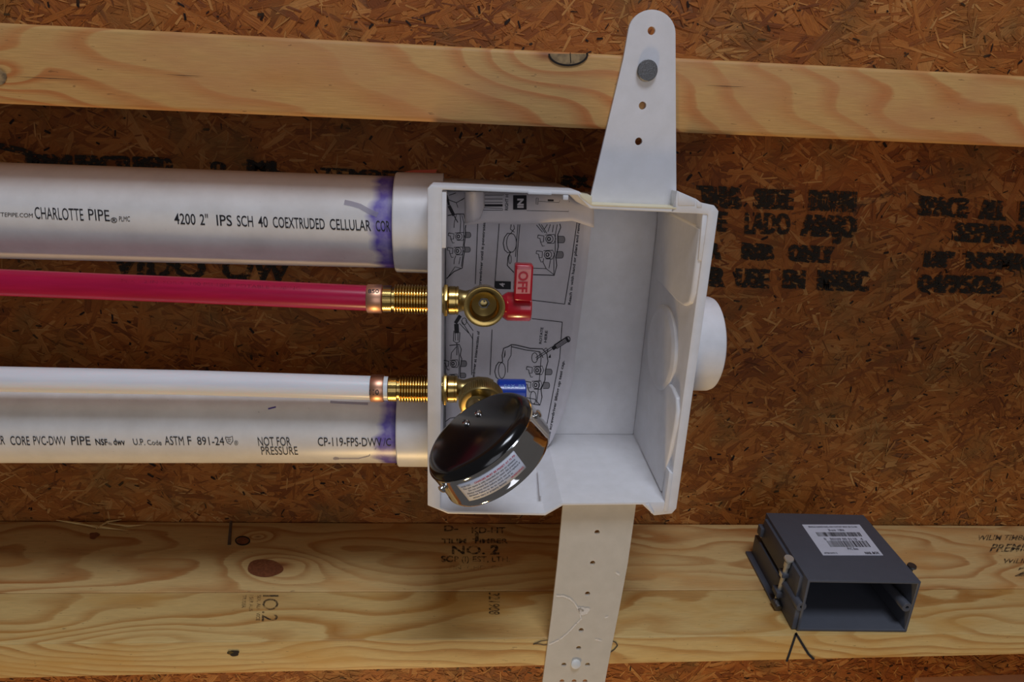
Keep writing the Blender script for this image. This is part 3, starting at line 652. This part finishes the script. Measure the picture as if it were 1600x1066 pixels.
# screwdriver handle flutes stay white
hl = MB()
for d in (-4.5, 0, 4.5): stroke(hl, poly((466 + d * .55, 655 + d), (506 + d * .55, 628 + d)), .7, lambda p: SP(p, .02))
obj('printed_highlight', hl, M_paper, sheet, recalc=False)
for s, a, b, h in (('Reach in with hand or pliers and remove', (524, 485), (566, 128), -4.2), ('screwdriver until it penetrates', (160, 415), (178, 150), -4.2), ('screwdriver at intersection of', (130, 812), (155, 592), -4.2),
                   ('Rotate screwdriver lifting up test cap.', (432, 1062), (500, 712), -4.2), ('ROTATE', (406, 644), (413, 577), -4.0), ('HERE', (426, 638), (431, 590), -4.0)):
    mb = MB(); p0, p1 = np.array(A(*a)), np.array(A(*b)); d = (p1 - p0) / np.linalg.norm(p1 - p0); up = np.array([d[1], -d[0]]) * abs(h)
    text_on(mb, s, p0, p1, up, SPi, .02); obj('printed_text', mb, M_ink, sheet, recalc=False)
# folded flap
flap = []
def SFl(u, v, d=0):             # u along 0..1 (left to right), v 0 top .. 1 bottom edge
    px = 727 + (928 - 727) * u; wav = [352, 348, 350, 350, 347, 345, 356]; pb = float(np.interp(u, np.linspace(0, 1, 7), wav)); 
    py = 300 + (pb - 300) * v
    return PY((px, py), 16.9 + .55 * (1 - v) ** 2 + .10 * math.sin(5 * u) - d + (.25 if u > .9 else 0) * (u - .9) * 5)
mb = MB(); mb.grid([[SFl(k / 24, j / 8) for k in range(25)] for j in range(9)]); obj('folded_flap', mb, M_paper, sheet, solid=.01)
def SFp(p):
    u = (p[0] - 727) / 201; pb = float(np.interp(u, np.linspace(0, 1, 7), [352, 348, 350, 350, 347, 345, 356])); return SFl(u, (p[1] - 300) / (pb - 300), .012)
B = lambda u, v: (640 + u / 5.33, 260 + v / 5.33)
ink2 = MB()
for w_, pts in ((.9, [(560, 365), (775, 365), (780, 235)]), (.9, [(605, 272), (775, 272)]), (3.6, [(590, 325), (775, 325)]), (.8, [(600, 345), (775, 350)]), (.8, [(600, 240), (775, 240)]), (.7, [(600, 300), (775, 300)]), (.7, [(975, 368), (1325, 376), (1330, 290)]), (.8, [(1055, 265), (1072, 265), (1068, 318), (1054, 316), (1055, 265)]), (.6, [(1075, 290), (1245, 302), (1250, 285)]), (2.8, [(1150, 282), (1200, 284)])):
    stroke(ink2, [B(*p) for p in pts], w_, SFp)
stroke(ink2, [B(918, v_) for v_ in range(240, 368, 12)], 21, lambda p: SFp(p) - np.array((0, .01, 0)))
text_on(ink2, 'RIGHT H', B(820, 366), B(824, 236), (-5, 0), SFp, .015)
obj('printed_line_art', ink2, M_ink, sheet, recalc=False, kind='stuff')
mb = MB(); text_on(mb, 'IN', B(946, 345), B(946, 268), (-9, 0), lambda p: SFp(p) - np.array((0, .03, 0)), .05); obj('printed_text', mb, M_paper, sheet, recalc=False)
# rolled corner of the flap
cone = []
for i in range(10):
    t = i / 9; c0 = PY((700 + 30 * t, 306 + 30 * t), 17.3); R_ = .10 + .34 * t
    cone.append([c0 + np.array((math.cos(a) * R_ * .8, math.sin(a) * R_ * .6, -math.cos(a) * R_ * .2 + math.cos(a) * .1)) for a in np.linspace(math.radians(-200), math.radians(20), 14)])
rows = []
for j in range(10):
    v = j / 9; rows.append([PY((px, 300 + v * float(np.interp(px, [726, 738, 750, 757], [49, 47, 42, 22]))), 16.88 - .35 * math.sin(math.pi * min(1, (px - 726) / 31)) * (1 - .25 * v)) for px in np.linspace(726, 757, 10)])
mb = MB(); mb.grid(rows); obj('curled_corner', mb, M_paper, sheet, solid=.01)

# ================================================================== DRAIN PIPES
MPU, MPL = pvc('white_pvc_upper', HX, 2.0), pvc('white_pvc_lower', HX, 6.0)
pu = empty('drain_pipe', (-9, PYC, ZU - PR), 'thick white plastic drain pipe, upper one, above the red tube, lettered COEXTRUDED CELLULAR', 'pipe')
mb = MB(); mb.lathe((-34, PYC, ZU), (1, 0, 0), [(0, PR), (34 + HX + .02, PR)], 96); obj('tube', mb, MPU, pu)
pl = empty('drain_pipe', (-9, PYC, ZL - PR), 'thick white plastic drain pipe, lower one, behind the white water tube, lettered NOT FOR PRESSURE', 'pipe')
mb = MB(); mb.lathe((-34, PYC, ZL), (1, 0, 0), [(0, PR), (34 + HX + .02, PR)], 96); obj('tube', mb, MPL, pl)
CU = lambda p: Pcyl(p, PYC, ZU, PR + .008); CL = lambda p: Pcyl(p, PYC, ZL, PR + .008)
def ptxt(s, p0, p1, h, surf, parent, b=.0, m_=None, lean=0):
    mb = MB(); text_on(mb, s, p0, p1, (lean, -h), surf, b); obj('printed_text', mb, m_ or M_ink, parent, recalc=False)
ptxt('CHARLOTTEPIPE.COM', (-42, 337), (51, 340), 6.5, CU, pu)
ptxt('CHARLOTTE', (55, 342), (131, 345), 19, CU, pu, 0, lean=-2); ptxt('PIPE', (139, 344), (172, 346), 18, CU, pu, 0, lean=-2); ptxt('®', (173, 348), (183, 348.5), 8, CU, pu, .01); ptxt('PLMC', (186, 346), (203, 346), 8, CU, pu)
for s, a, b in (('4200', 273, 306), ('2"', 313, 326), ('IPS', 339, 363), ('SCH', 371, 396), ('40', 404, 419), ('COEXTRUDED', 427, 508), ('CELLULAR', 516, 580), ('CORE', 588, 622)):
    y_ = 350 + (a - 273) * .036
    if s == 'CORE': s, b = 'COR', 610
    ptxt(s, (a, y_), (b, y_ + (b - a) * .036), 17, CU, pu, .006, lean=-1.5)
ptxt('AR', (-6, 695), (8, 695), 14, CL, pl, 0, lean=-2)
for s, a, b, h in (('CORE', 17, 47, 14), ('PVC-DWV', 53, 104, 14), ('PIPE', 112, 142, 14), ('NSF', 150, 169, 9.5), ('®', 170, 176, 4), ('dwv', 178, 196, 10), ('U.P.', 209, 227, 10), ('Code', 231, 253, 8), ('ASTM', 258, 288, 14), ('F', 294, 300, 14), ('891-24', 309, 351, 13)):
    ptxt(s, (a, 695.5), (b, 696), h, CL, pl, .02 if s in ('NSF', 'dwv') else .0, lean=-2)
mb = MB(); stroke(mb, [(352, 683), (358, 684), (363, 682), (364, 689), (360, 695), (355, 692), (352, 684)], 1, CL); stroke(mb, [(355, 687), (361, 687)], .9, CL); stroke(mb, [(356, 690), (360, 690)], .9, CL); obj('printed_emblem', mb, M_ink, pl, recalc=False)
ptxt('®', (366, 696), (372, 696), 7, CL, pl)
ptxt('NOT FOR', (404, 697), (455, 697), 14, CL, pl, 0, lean=-2); ptxt('PRESSURE', (409, 711), (466, 711), 13, CL, pl, 0, lean=-2)
ptxt('CP-119-FPS-DWV', (497, 697), (597, 698), 13.5, CL, pl, .004, lean=-1); ptxt('/C', (599, 697), (611, 697), 12, CL, pl, 0)
mb = MB(); stroke(mb, [(419, 639), (425, 637.5), (431, 636)], 2.2, CL); obj('pen_mark', mb, M_purple_pen, pl, recalc=False)
M_drip = ink_worn('primer_drip', srgb(170, 165, 182), .1, .4, (3, 3, 3), .55)
mb = MB(); stroke(mb, [(538, 316), (548, 318), (562, 322), (576, 330), (590, 336)], 8, CU); obj('primer_drip', mb, M_drip, pu, recalc=False)
mb = MB(); stroke(mb, [(522, 717), (536, 717), (560, 717), (576, 713), (588, 700)], 2.0, CL); mb.add(*disc_on(lambda p: Pcyl(p, PYC, ZL, PR + .010), (525, 717), 5, 2.4)); obj('primer_drip', mb, M_drip, pl, recalc=False)
mb = MB(); stroke(mb, [(516, 628), (530, 629), (575, 631)], 4, CL); obj('primer_drip', mb, M_drip, pl, recalc=False)

# ================================================================== WATER TUBES
YV = 16.1
def zc(p): return PY(p, YV)
vr, vw = PY((585, 467), YV), PY((585, 607), YV)
ZR, ZW = vr[2], vw[2]
def xat(px, py=470, y=15.8): return PY((px, py), y)[0]
def tube_run(name, pts, m_, label):
    o = empty(name, (pts[0][0] + 4, pts[0][1], pts[0][2] - .3), label, 'tube')
    P3 = [np.array(p) for p in pts]; path = []
    for i in range(len(P3) - 1):
        for t in np.linspace(0, 1, 10, endpoint=False): path.append(P3[i] * (1 - t) + P3[i + 1] * t)
    path.append(P3[-1]); mb = MB(); mb.tube(path, .315, 40); obj('tube', mb, m_, o); return o
xe = xat(604)
lr = PY((0, 441.5), 16.1); lw = PY((0, 592.5), 16.1); mr = PY((300, 453.5), 16.1); mw = PY((300, 598), 16.1)
ext = lambda a, b: a + (a - b) * 1.6
rt = tube_run('water_tube', [ext(lr, mr), lr, mr, (xe, YV, ZR)], M_redpex, 'translucent red plastic water tube running in from the left edge')
wt = tube_run('water_tube', [ext(lw, mw), lw, mw, (xe, YV, ZW)], M_whpex, 'white plastic water tube in front of the lower drain pipe')
def seg_cyl(p, z): return Pcyl(p, YV, z, .322)
M_pexink = ink_worn('faded_print', (.18, .01, .04), .35, .6, (5, 5, 5), .5)
mb = MB(); text_on(mb, 'PEX 1/2 IN  SDR-9  100 PSI 180F  POTABLE TUBING', (190, 441), (470, 453), (0, -5), lambda p: Pcyl(p, 16.1, np.interp(p[0], [0, 300, 585], [lr[2], mr[2], ZR]), .325)); obj('printed_text', mb, M_pexink, rt, recalc=False)
for z_, lab, x0, x1 in ((ZR, 'copper crimp ring on the red tube, next to the brass thread', 571.5, 595.5), (ZW, 'copper crimp ring on the white tube, next to the brass thread', 573, 595)):
    a, b = xat(x0), xat(x1); o = empty('crimp_ring', ((a + b) / 2, YV, z_ - .36), lab, 'ring')
    mb = MB(); mb.lathe((a, YV, z_), (1, 0, 0), [(0, .318), (0, .345), (.02, .358), (b - a - .02, .358), (b - a, .345), (b - a, .318)], 48, closed=True); obj('ring', mb, M_copper, o)
    mb = MB(); sf = lambda p: Pcyl(p, YV, z_, .362)
    if z_ == ZR: text_on(mb, '850', (575, 458), (592, 458), (0, -6), sf, .02)
    else: text_on(mb, '110', (577, 617), (592, 617), (0, -8), sf, .02)
    obj('printed_text', mb, M_ink, o, recalc=False)

# ================================================================== VALVES
def make_valve(z_, px0, label, handle):
    o = empty('shutoff_valve', (.66, YV, z_ - .6), label, 'valve')
    x0 = xat(px0); xw = -.34
    # threaded shank through the box wall
    prof = [(0, .22), (0, .33), (.02, .345), (.22, .345), (.235, .30), (.29, .30)]; L_ = xw - x0 + .02; a = .29
    while a < L_ - .08: prof += [(a + .012, .37), (a + .032, .37), (a + .055, .325)]; a += .0695
    prof += [(L_, .33), (L_, .2)]
    mb = MB(); mb.lathe((x0, YV, z_), (1, 0, 0), prof, 48, smooth=False); obj('threaded_shank', mb, M_brass, o, sharp=20)
    # hex nut
    mb = MB(); x1 = xw + .0; mb.lathe((x1, YV, z_), (1, 0, 0), [(0, .2), (0, .40), (.02, .45), (.10, .45), (.12, .40), (.12, .2)], 6, smooth=False, ref=(0, 0.26, 1)); obj('lock_nut', mb, M_brass, o, bevel=.012)
    mb = MB(); mb.lathe((x1 + .12, YV, z_), (1, 0, 0), [(0, .2), (0, .335), (.02, .36), (.17, .36), (.18, .345), (.19, .345), (.20, .36), (.24, .36), (.26, .335), (.26, .2)], 48); obj('collar', mb, M_brass, o)
    # neck flaring into the body
    mb = MB(); mb.lathe((x1 + .37, YV, z_), (1, 0, 0), [(0, .30), (.08, .27), (.18, .25), (.34, .30), (.55, .34), (.80, .32), (.95, .26)], 40); obj('body', mb, M_brassdk, o)
    return o, x1
VXc = PY((757, 480), 15.35)
rv, x1 = make_valve(ZR, 596, 'brass shutoff valve with red handle, its hose outlet open towards the front', 'red')
mb = MB(); cz = VXc[2]; mb.lathe((VXc[0], 15.95, cz), (0, -1, 0), [(0, .32), (.2, .40), (.25, .47), (.42, .49), (.56, .505), (.60, .505), (.62, .495), (.625, .42), (.60, .365), (.45, .34), (.36, .30), (.30, .20), (.27, .12), (.15, .11), (.15, 0)], 64)
obj('hose_outlet', mb, M_brass, rv)
mb = MB(); mb.lathe((VXc[0], 15.70, cz), (0, -1, 0), [(0, .15), (.03, .15), (.03, .10), (.0, .10)], 6, closed=True, smooth=False); mb.lathe((VXc[0], 15.83, cz), (0, -1, 0), [(0, .05), (.05, .045), (.06, 0)], 16); obj('valve_seat', mb, M_steel, rv, bevel=.006)
# red handle: barrel along X, lever upward
ZHR = PY((805, 479), 15.95)[2]; ZHB = PY((800, 614), 15.95)[2]
hx0, hx1 = xat(783, 480, 15.9), xat(830, 480, 15.8)
mb = MB(); mb.lathe((hx0, 15.95, ZHR), (1, 0, 0), [(0, 0), (0, .26), (.10, .33), (.16, .365), (hx1 - hx0 - .03, .365), (hx1 - hx0, .34), (hx1 - hx0, 0)], 48); obj('handle', mb, M_redh, rv)
def lever_pts(pts, y0, y1): 
    q = [PY(p, y0)[[0, 2]] for p in pts]; m_ = MB(); m_.hexa([(a[0], y0, a[1]) for a in q], [(a[0], y1, a[1]) for a in q]); return m_
obj('lever', lever_pts([(805, 414), (834, 415), (831, 472), (803, 470)], 15.50, 15.85), M_redh, rv, bevel=.05, seg=3)
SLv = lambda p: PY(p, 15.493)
lf = MB(); q = [SLv(p) for p in ((808, 421), (830, 421), (828, 459), (806, 459))]; lf.add(q, [(0, 1, 2, 3)]); obj('lever_sheen', lf, M_redsheen, rv, recalc=False)  # flat patch carrying the painted sheen of the red plastic
mb = MB(); text_on(mb, 'OFF', (811, 424), (809, 457), (14.5, 0), lambda p: PY(p, 15.486), .028); obj('raised_letters', mb, M_redh, rv, recalc=False)

wv, x1 = make_valve(ZW, 602, 'brass shutoff valve with blue handle, the pressure gauge screwed on its outlet', 'blue')
hb0, hb1 = xat(777, 605, 15.9), xat(822, 605, 15.8); 
mb = MB(); mb.lathe((hb0, 15.95, ZHB), (1, 0, 0), [(0, 0), (0, .32), (.04, .365), (hb1 - hb0 - .03, .365), (hb1 - hb0, .34), (hb1 - hb0, 0)], 48); obj('handle', mb, M_blueh, wv)
mb = MB(); text_on(mb, 'EAX  B3', (788, 606), (819, 606), (0, -5), lambda p: Pcyl(p, 15.95, ZHB, .369), .0); obj('raised_letters', mb, M_blueglint, wv, recalc=False)
hb = PY((748, 612), 15.9)
mb = MB(); mb.lathe((hb[0], 16.05, hb[2] - .02), (0, -1, 0), [(0, .30), (.25, .42), (.3, .42)], 48); obj('hose_outlet', mb, M_brass, wv)

# ================================================================== PRESSURE GAUGE
ax = nrm(cv((.530, .763, .371)))
Cc = cv((-.82, 1.89, 14.30))     # centre of the back plate rim plane
V0 = np.array([hb[0], 15.75, hb[2] - .02])
rad = V0 - (Cc + ax * .3); rad = nrm(rad - ax * (rad @ ax))
GR = 1.29
pg = empty('pressure_gauge', Cc - np.array((0, 0, 1.4)), 'round pressure gauge seen from behind, black back and chrome case with warning label', 'gauge')
mb = MB(); mb.lathe(Cc, ax, [(.01, 0), (.01, GR - .22), (.03, GR - .13), (.08, GR - .06), (.14, GR - .02), (.19, GR), (.27, GR + .01), (.27, 0)], 96); obj('back_cover', mb, M_black, pg)
mb = MB(); mb.lathe(Cc, ax, [(.22, GR - .05), (.22, GR + .025), (.24, GR + .04), (.27, GR + .035), (.84, GR + .035), (.88, GR + .05), (.92, GR + .055), (.97, GR + .03), (.99, GR - .1), (.96, GR - .14), (.96, 0)], 96); obj('case', mb, M_chrome, pg)
pp = nrm(np.cross(ax, rad))
def on_back(px):
    r = ray(px); t = ((Cc + ax * .008) @ ax) / (r @ ax); return r * t
for p in ((728, 661), (747, 646)):
    c = on_back(p); mb = MB(); mb.lathe(c, -ax, [(-.02, .085), (.02, .085), (.05, .07), (.065, .03), (.065, 0)], 20)
    s_ = obj('screw', mb, M_chrome, pg)
    m2 = MB(); 
    for d1, d2 in ((rad, pp), (pp, rad)): 
        cc = c - ax * .068; m2.add([cc + d1 * .06 + d2 * .012, cc + d1 * .06 - d2 * .012, cc - d1 * .06 - d2 * .012, cc - d1 * .06 + d2 * .012], [(0, 1, 2, 3)])
    obj('slot', m2, M_ink, s_, recalc=False)
# side screws
def on_side(px, R, hit=True):
    r = ray(px); o_ = -Cc; rp = r - ax * (r @ ax); op = o_ - ax * (o_ @ ax); a = rp @ rp; b = 2 * rp @ op; c = op @ op - R * R; d = max(b * b - 4 * a * c, 0)
    return r * ((-b - math.sqrt(d)) / (2 * a))
for ang_px, s in (((843, 655), .42), ((690, 757), .40)):
    r = ray(ang_px); q = on_side(ang_px, GR + .03); nrm_ = nrm((q - Cc) - ax * ((q - Cc) @ ax)); base = Cc + ax * s + nrm_ * (GR + .02)
    mb = MB(); mb.lathe(base, nrm_, [(0, .05), (.05, .05), (.05, .09), (.09, .09), (.11, .06), (.11, 0)], 18); obj('screw', mb, M_chrome, pg)
# stem and knurled coupling
mb = MB(); st0 = Cc + ax * .30 + rad * (GR - .15); st1 = Cc + ax * .30 + rad * (GR + .30); mb.tube([st0, (st0 + st1) / 2, st1], .19, 32); obj('stem', mb, M_brassdk, pg)
kd = nrm(st1 - V0); kax = nrm(np.array((0.02, -1, -.30)))
kb = PY((752, 625), 15.45); prof = [(0, .36), (.0, .50), (.03, .535), (.33, .535), (.37, .50), (.39, .42), (.40, .30), (.42, .28), (.42, .0)]
mb = MB(); nk = 120; mb.lathe(kb - kax * .18, kax, [(0, .30), (0, .545), (.03, .56), (.33, .56), (.37, .54), (.39, .50), (.39, .27), (.385, .26), (.42, .24), (.42, 0)], 72)
obj('coupling', mb, M_brassdk, pg)
mb = MB(); p_ = nrm(np.cross(kax, (0, 0, 1))); q_ = np.cross(kax, p_); o_ = kb - kax * .18
for k in range(64):
    t = 2 * math.pi * k / 64; d = p_ * math.cos(t) + q_ * math.sin(t); e = -p_ * math.sin(t) + q_ * math.cos(t)
    a = o_ + kax * .03 + d * .555; b = o_ + kax * .32 + d * .555
    mb.add([a - e * .014, a + e * .014, a + d * .02, b - e * .014, b + e * .014, b + d * .02], [(0, 2, 5, 3), (2, 1, 4, 5), (0, 1, 2), (3, 5, 4)])
obj('knurling', mb, M_brassdk, pg, recalc=False)
mb = MB(); e0 = kb + kax * .2; mid = (e0 + st1) / 2 ; mb.tube([e0, e0 * .6 + st1 * .4, st1], .24, 32); obj('elbow', mb, M_brassdk, pg)
# label on the case
def SG(p, d=.008): return on_side(p, GR + .035 + d)
cor = [(714, 763), (797, 702), (823, 727), (738, 783)]                    # photo corners of the label
def lab(u, v, d=.008):
    # position on the case from angle/axial coordinates of the corners
    return labsurf(u, v, d)
def angax(p):
    q = on_side(p, GR + .035); w_ = q - Cc; s = w_ @ ax; w2 = w_ - ax * s; return math.atan2(w2 @ pp, w2 @ rad), s
(a0, s0), (a1, s1), (a2, s2), (a3, s3) = map(angax, cor)
if abs(a0 - a1) > math.pi:
    a0, a1, a2, a3 = [x_ % (2 * math.pi) for x_ in (a0, a1, a2, a3)]
aL, aR, sT, sB = (a0 + a3) / 2, (a1 + a2) / 2, (s0 + s1) / 2, (s2 + s3) / 2
print('label', aL, aR, sT, sB)
def labsurf(u, v, d=.008):
    a = aL + (aR - aL) * u; s = sT + (sB - sT) * v; return Cc + ax * s + (rad * math.cos(a) + pp * math.sin(a)) * (GR + .035 + d)
mb = MB(); mb.grid([[labsurf(k / 24, j / 4) for k in range(25)] for j in range(5)]); lb = obj('warning_label', mb, M_label, pg, recalc=False, solid=.006)
for i, (s, x0, x1, red) in enumerate((('HOSE TEST', .05, .22, 0), ('CHARGES MUST BE PRESET AT 75 PSI', .28, .97, 1), ('The test gauge is only intended for use on systems', .05, .94, 0), ('Do not exceed the maximum rated dial pressure', .12, .95, 0), ('Always inspect gauge before each use and replace if', .06, .97, 0), ('damaged. Failure to do so could result in', .06, .80, 0), ('serious injury or property damage', .10, .66, 0), ('WARNING', .74, .97, 1))):
    row = (0, 0, 1, 2, 3, 4, 5, 5)[i]; v0 = .20 + row * .142; mb = MB()
    text_on(mb, s, (x0, v0), (x1, v0), (0, -.085), lambda p: labsurf(p[0], p[1], .014), .02); obj('printed_text', mb, M_redink if red else M_greyink, lb, recalc=False)

# ================================================================== GREY ELECTRICAL BOX
gb = empty('electrical_box', (12.6, 17.4, -14.85), 'dark grey plastic electrical box nailed on the lower stud, white barcode label on top', 'electrical box')
GA = math.radians(-4.5); GC = np.array((12.40, 15.70, -14.87)); 
def G(x, y, z):                 # box coordinates: x across (0 = middle), y depth from the opening, z up from the stud
    zz = z + TB * x
    return GC + np.array((x * math.cos(GA) - y * math.sin(GA), x * math.sin(GA) * .35 + y * math.cos(GA), zz))
def gbox(name, x0, x1, y0, y1, z0, z1, m_=None, bev=.02, par=None):
    mb = MB(); mb.add([G(x, y, z) for x in (x0, x1) for y in (y0, y1) for z in (z0, z1)], [(0, 1, 3, 2), (4, 6, 7, 5), (0, 4, 5, 1), (2, 3, 7, 6), (0, 2, 6, 4), (1, 5, 7, 3)]); return obj(name, mb, m_ or M_grey, par or gb, bevel=bev)
W2, HH, DD, T = 1.78, 1.93, 3.55, .09
# shell: one open tray
vs = []; 
for (y, ins) in ((0, 0), (0, T), (DD - .1, T), (DD, 0)):
    for (sx, zz) in ((-1, 0), (1, 0), (1, 1), (-1, 1)):
        vs.append(G(sx * (W2 - ins), y, .02 + (HH - .02) * zz + (ins if zz == 0 else -ins)))
fs = []
for a in range(3):
    for i in range(4): fs.append((a * 4 + i, a * 4 + (i + 1) % 4, (a + 1) * 4 + (i + 1) % 4, (a + 1) * 4 + i))
for i in range(4): fs.append((i, (i + 1) % 4, 12 + (i + 1) % 4, 12 + i))
fs = fs[:8] + [(8, 9, 10, 11), (12, 13, 14, 15)] + fs[12:]
mb = MB(); mb.add(vs, fs); obj('shell', mb, M_grey, gb, bevel=.025)
# flanges and ribs on the left side
gbox('side_panel', -W2 - .14, -W2 + .02, .06, DD + .22, .03, .86); gbox('side_panel', -W2 - .10, -W2 + .02, .30, DD - .2, 1.00, HH - .12, bev=.015)
gbox('side_flange', -W2 - .34, -W2, 1.0, DD + .3, .01, .10); gbox('rear_lug', -W2 - .22, -W2 + .05, DD - .35, DD - .05, 1.15, 1.5)
gbox('nail_lug', -W2 - .34, -W2 - .05, 1.0, 1.4, .42, .62); gbox('nail_lug', -W2 - .30, -W2 - .05, .95, 1.3, 1.22, 1.36)
gbox('nail_lug', W2 - .02, W2 + .34, .65, 1.1, 1.25, 1.42)
def gcyl(name, c, d, prof, m_, par, n=20):
    mb = MB(); mb.lathe(c, d, prof, n); return obj(name, mb, m_, par)
# screw bosses at the opening
for sx, zz in ((-1, .92), (1, .95)):
    mb = MB(); c = G(sx * (W2 - .20 if sx > 0 else W2 + .0), .02, zz); mb.lathe(c, (0, 1, 0), [(0, .055), (0, .15), (.02, .16), (1.3, .12), (1.3, .05)], 24, closed=True); obj('screw_boss', mb, M_grey, gb)
mb = MB(); c = G(-W2 - .28, 1.15, .18); mb.lathe(c, (0, -1, -.2), [(0, 0), (0, .13), (.3, .12), (.3, 0)], 16); obj('rear_screw', mb, M_steel, gb)
# nails
def gnail(px_head, yh, zh, px_tip, label):
    a = PY(px_head, yh); o_ = empty('box_nail', a - np.array((0, 0, 1)), label, 'nail'); return a, o_
h1 = G(-W2 - .20, .98, 1.98); e1 = G(-W2 - .16, 1.35, -.4)
nn = empty('box_nail', h1 - np.array((0, 0, 1.2)), 'bright nail through the left lugs of the grey electrical box', 'nail')
dv = nrm(e1 - h1); mb = MB(); mb.lathe(h1, dv, [(0, 0), (0, .14), (.05, .15), (.07, .14), (.08, .075), (np.linalg.norm(e1 - h1) - .1, .072), (np.linalg.norm(e1 - h1), 0)], 24); 
M_nail = plain('bright_nail_steel', (.80, .78, .70), .35, metal=.65)
obj('shank', mb, M_nail, nn)
mb = MB(); mb.lathe(h1 + dv * .16, dv, [(0, 0), (0, .10), (.2, .10), (.2, 0)], 20); obj('collar', mb, M_nail, nn)
mb = MB(); c = h1 + dv * .72; mb.box(c[0] - .13, c[0] + .13, c[1] - .09, c[1] + .09, c[2] - .08, c[2] + .08); obj('clip', mb, M_nail, nn, bevel=.02)
h2 = G(W2 + .22, .85, 1.88); e2 = G(W2 + .16, 1.1, -.4); dv = nrm(e2 - h2)
nn = empty('box_nail', h2 - np.array((0, 0, 1.2)), 'dull nail whose round head shows at the right side of the grey electrical box', 'nail')
mb = MB(); mb.lathe(h2, dv, [(0, 0), (0, .13), (.05, .14), (.07, .13), (.08, .075), (2.1, .07), (2.2, 0)], 24); obj('shank', mb, M_steel, nn)
# label on top
TZ = G(0, 0, HH)[2] + .006
def STp(p): r = ray(p); return r * ((TZ - TB * 12.4) / (r[2] - TB * r[0]))
lc = [STp(p) for p in ((1253, 820), (1343, 820), (1380, 868), (1286, 868))]
def lab2(u, v, d=.0):
    a = lc[0] * (1 - u) + lc[1] * u; b = lc[3] * (1 - u) + lc[2] * u; q = a * (1 - v) + b * v; return q + np.array((0, 0, d + .004))
mb = MB(); mb.hexa([lab2(0, 0), lab2(1, 0), lab2(1, 1), lab2(0, 1)], [lab2(0, 0, -.008), lab2(1, 0, -.008), lab2(1, 1, -.008), lab2(0, 1, -.008)]); lbl = obj('barcode_label', mb, M_label, gb)
rnd = random.Random(5); mb = MB()
for (v0, v1, u0, u1) in ((.27, .41, .14, .90), (.55, .75, .22, .90)):
    u = u0
    while u < u1:
        w_ = rnd.choice((.006, .006, .012, .018)); mb.add([lab2(u, v0, .006), lab2(u + w_, v0, .006), lab2(u + w_, v1, .006), lab2(u, v1, .006)], [(0, 1, 2, 3)]); u += w_ + rnd.choice((.006, .01, .016))
obj('barcode', mb, M_ink, lbl, recalc=False)
for s, a, b, h, m_ in (('SINGLE GANG NAIL-ON OUTLET BOX 20 CU IN', (.08, .11), (.92, .11), .05, M_greyink), ('20 cu in   118NA', (.38, .23), (.66, .23), .07, M_greyink), ('0   50169 00 0118   4', (.20, .53), (.86, .53), .07, M_greyink), ('PVC Box', (.48, .84), (.66, .84), .07, M_greyink), ('AFTER DATE 12', (.04, .96), (.26, .96), .045, M_greyink), ('NAIL BOX', (.72, .97), (.96, .97), .07, M_ink)):
    mb = MB(); text_on(mb, s, a, b, (0, -h), lambda p: lab2(p[0], p[1], .006), .03); obj('printed_text', mb, m_, lbl, recalc=False)
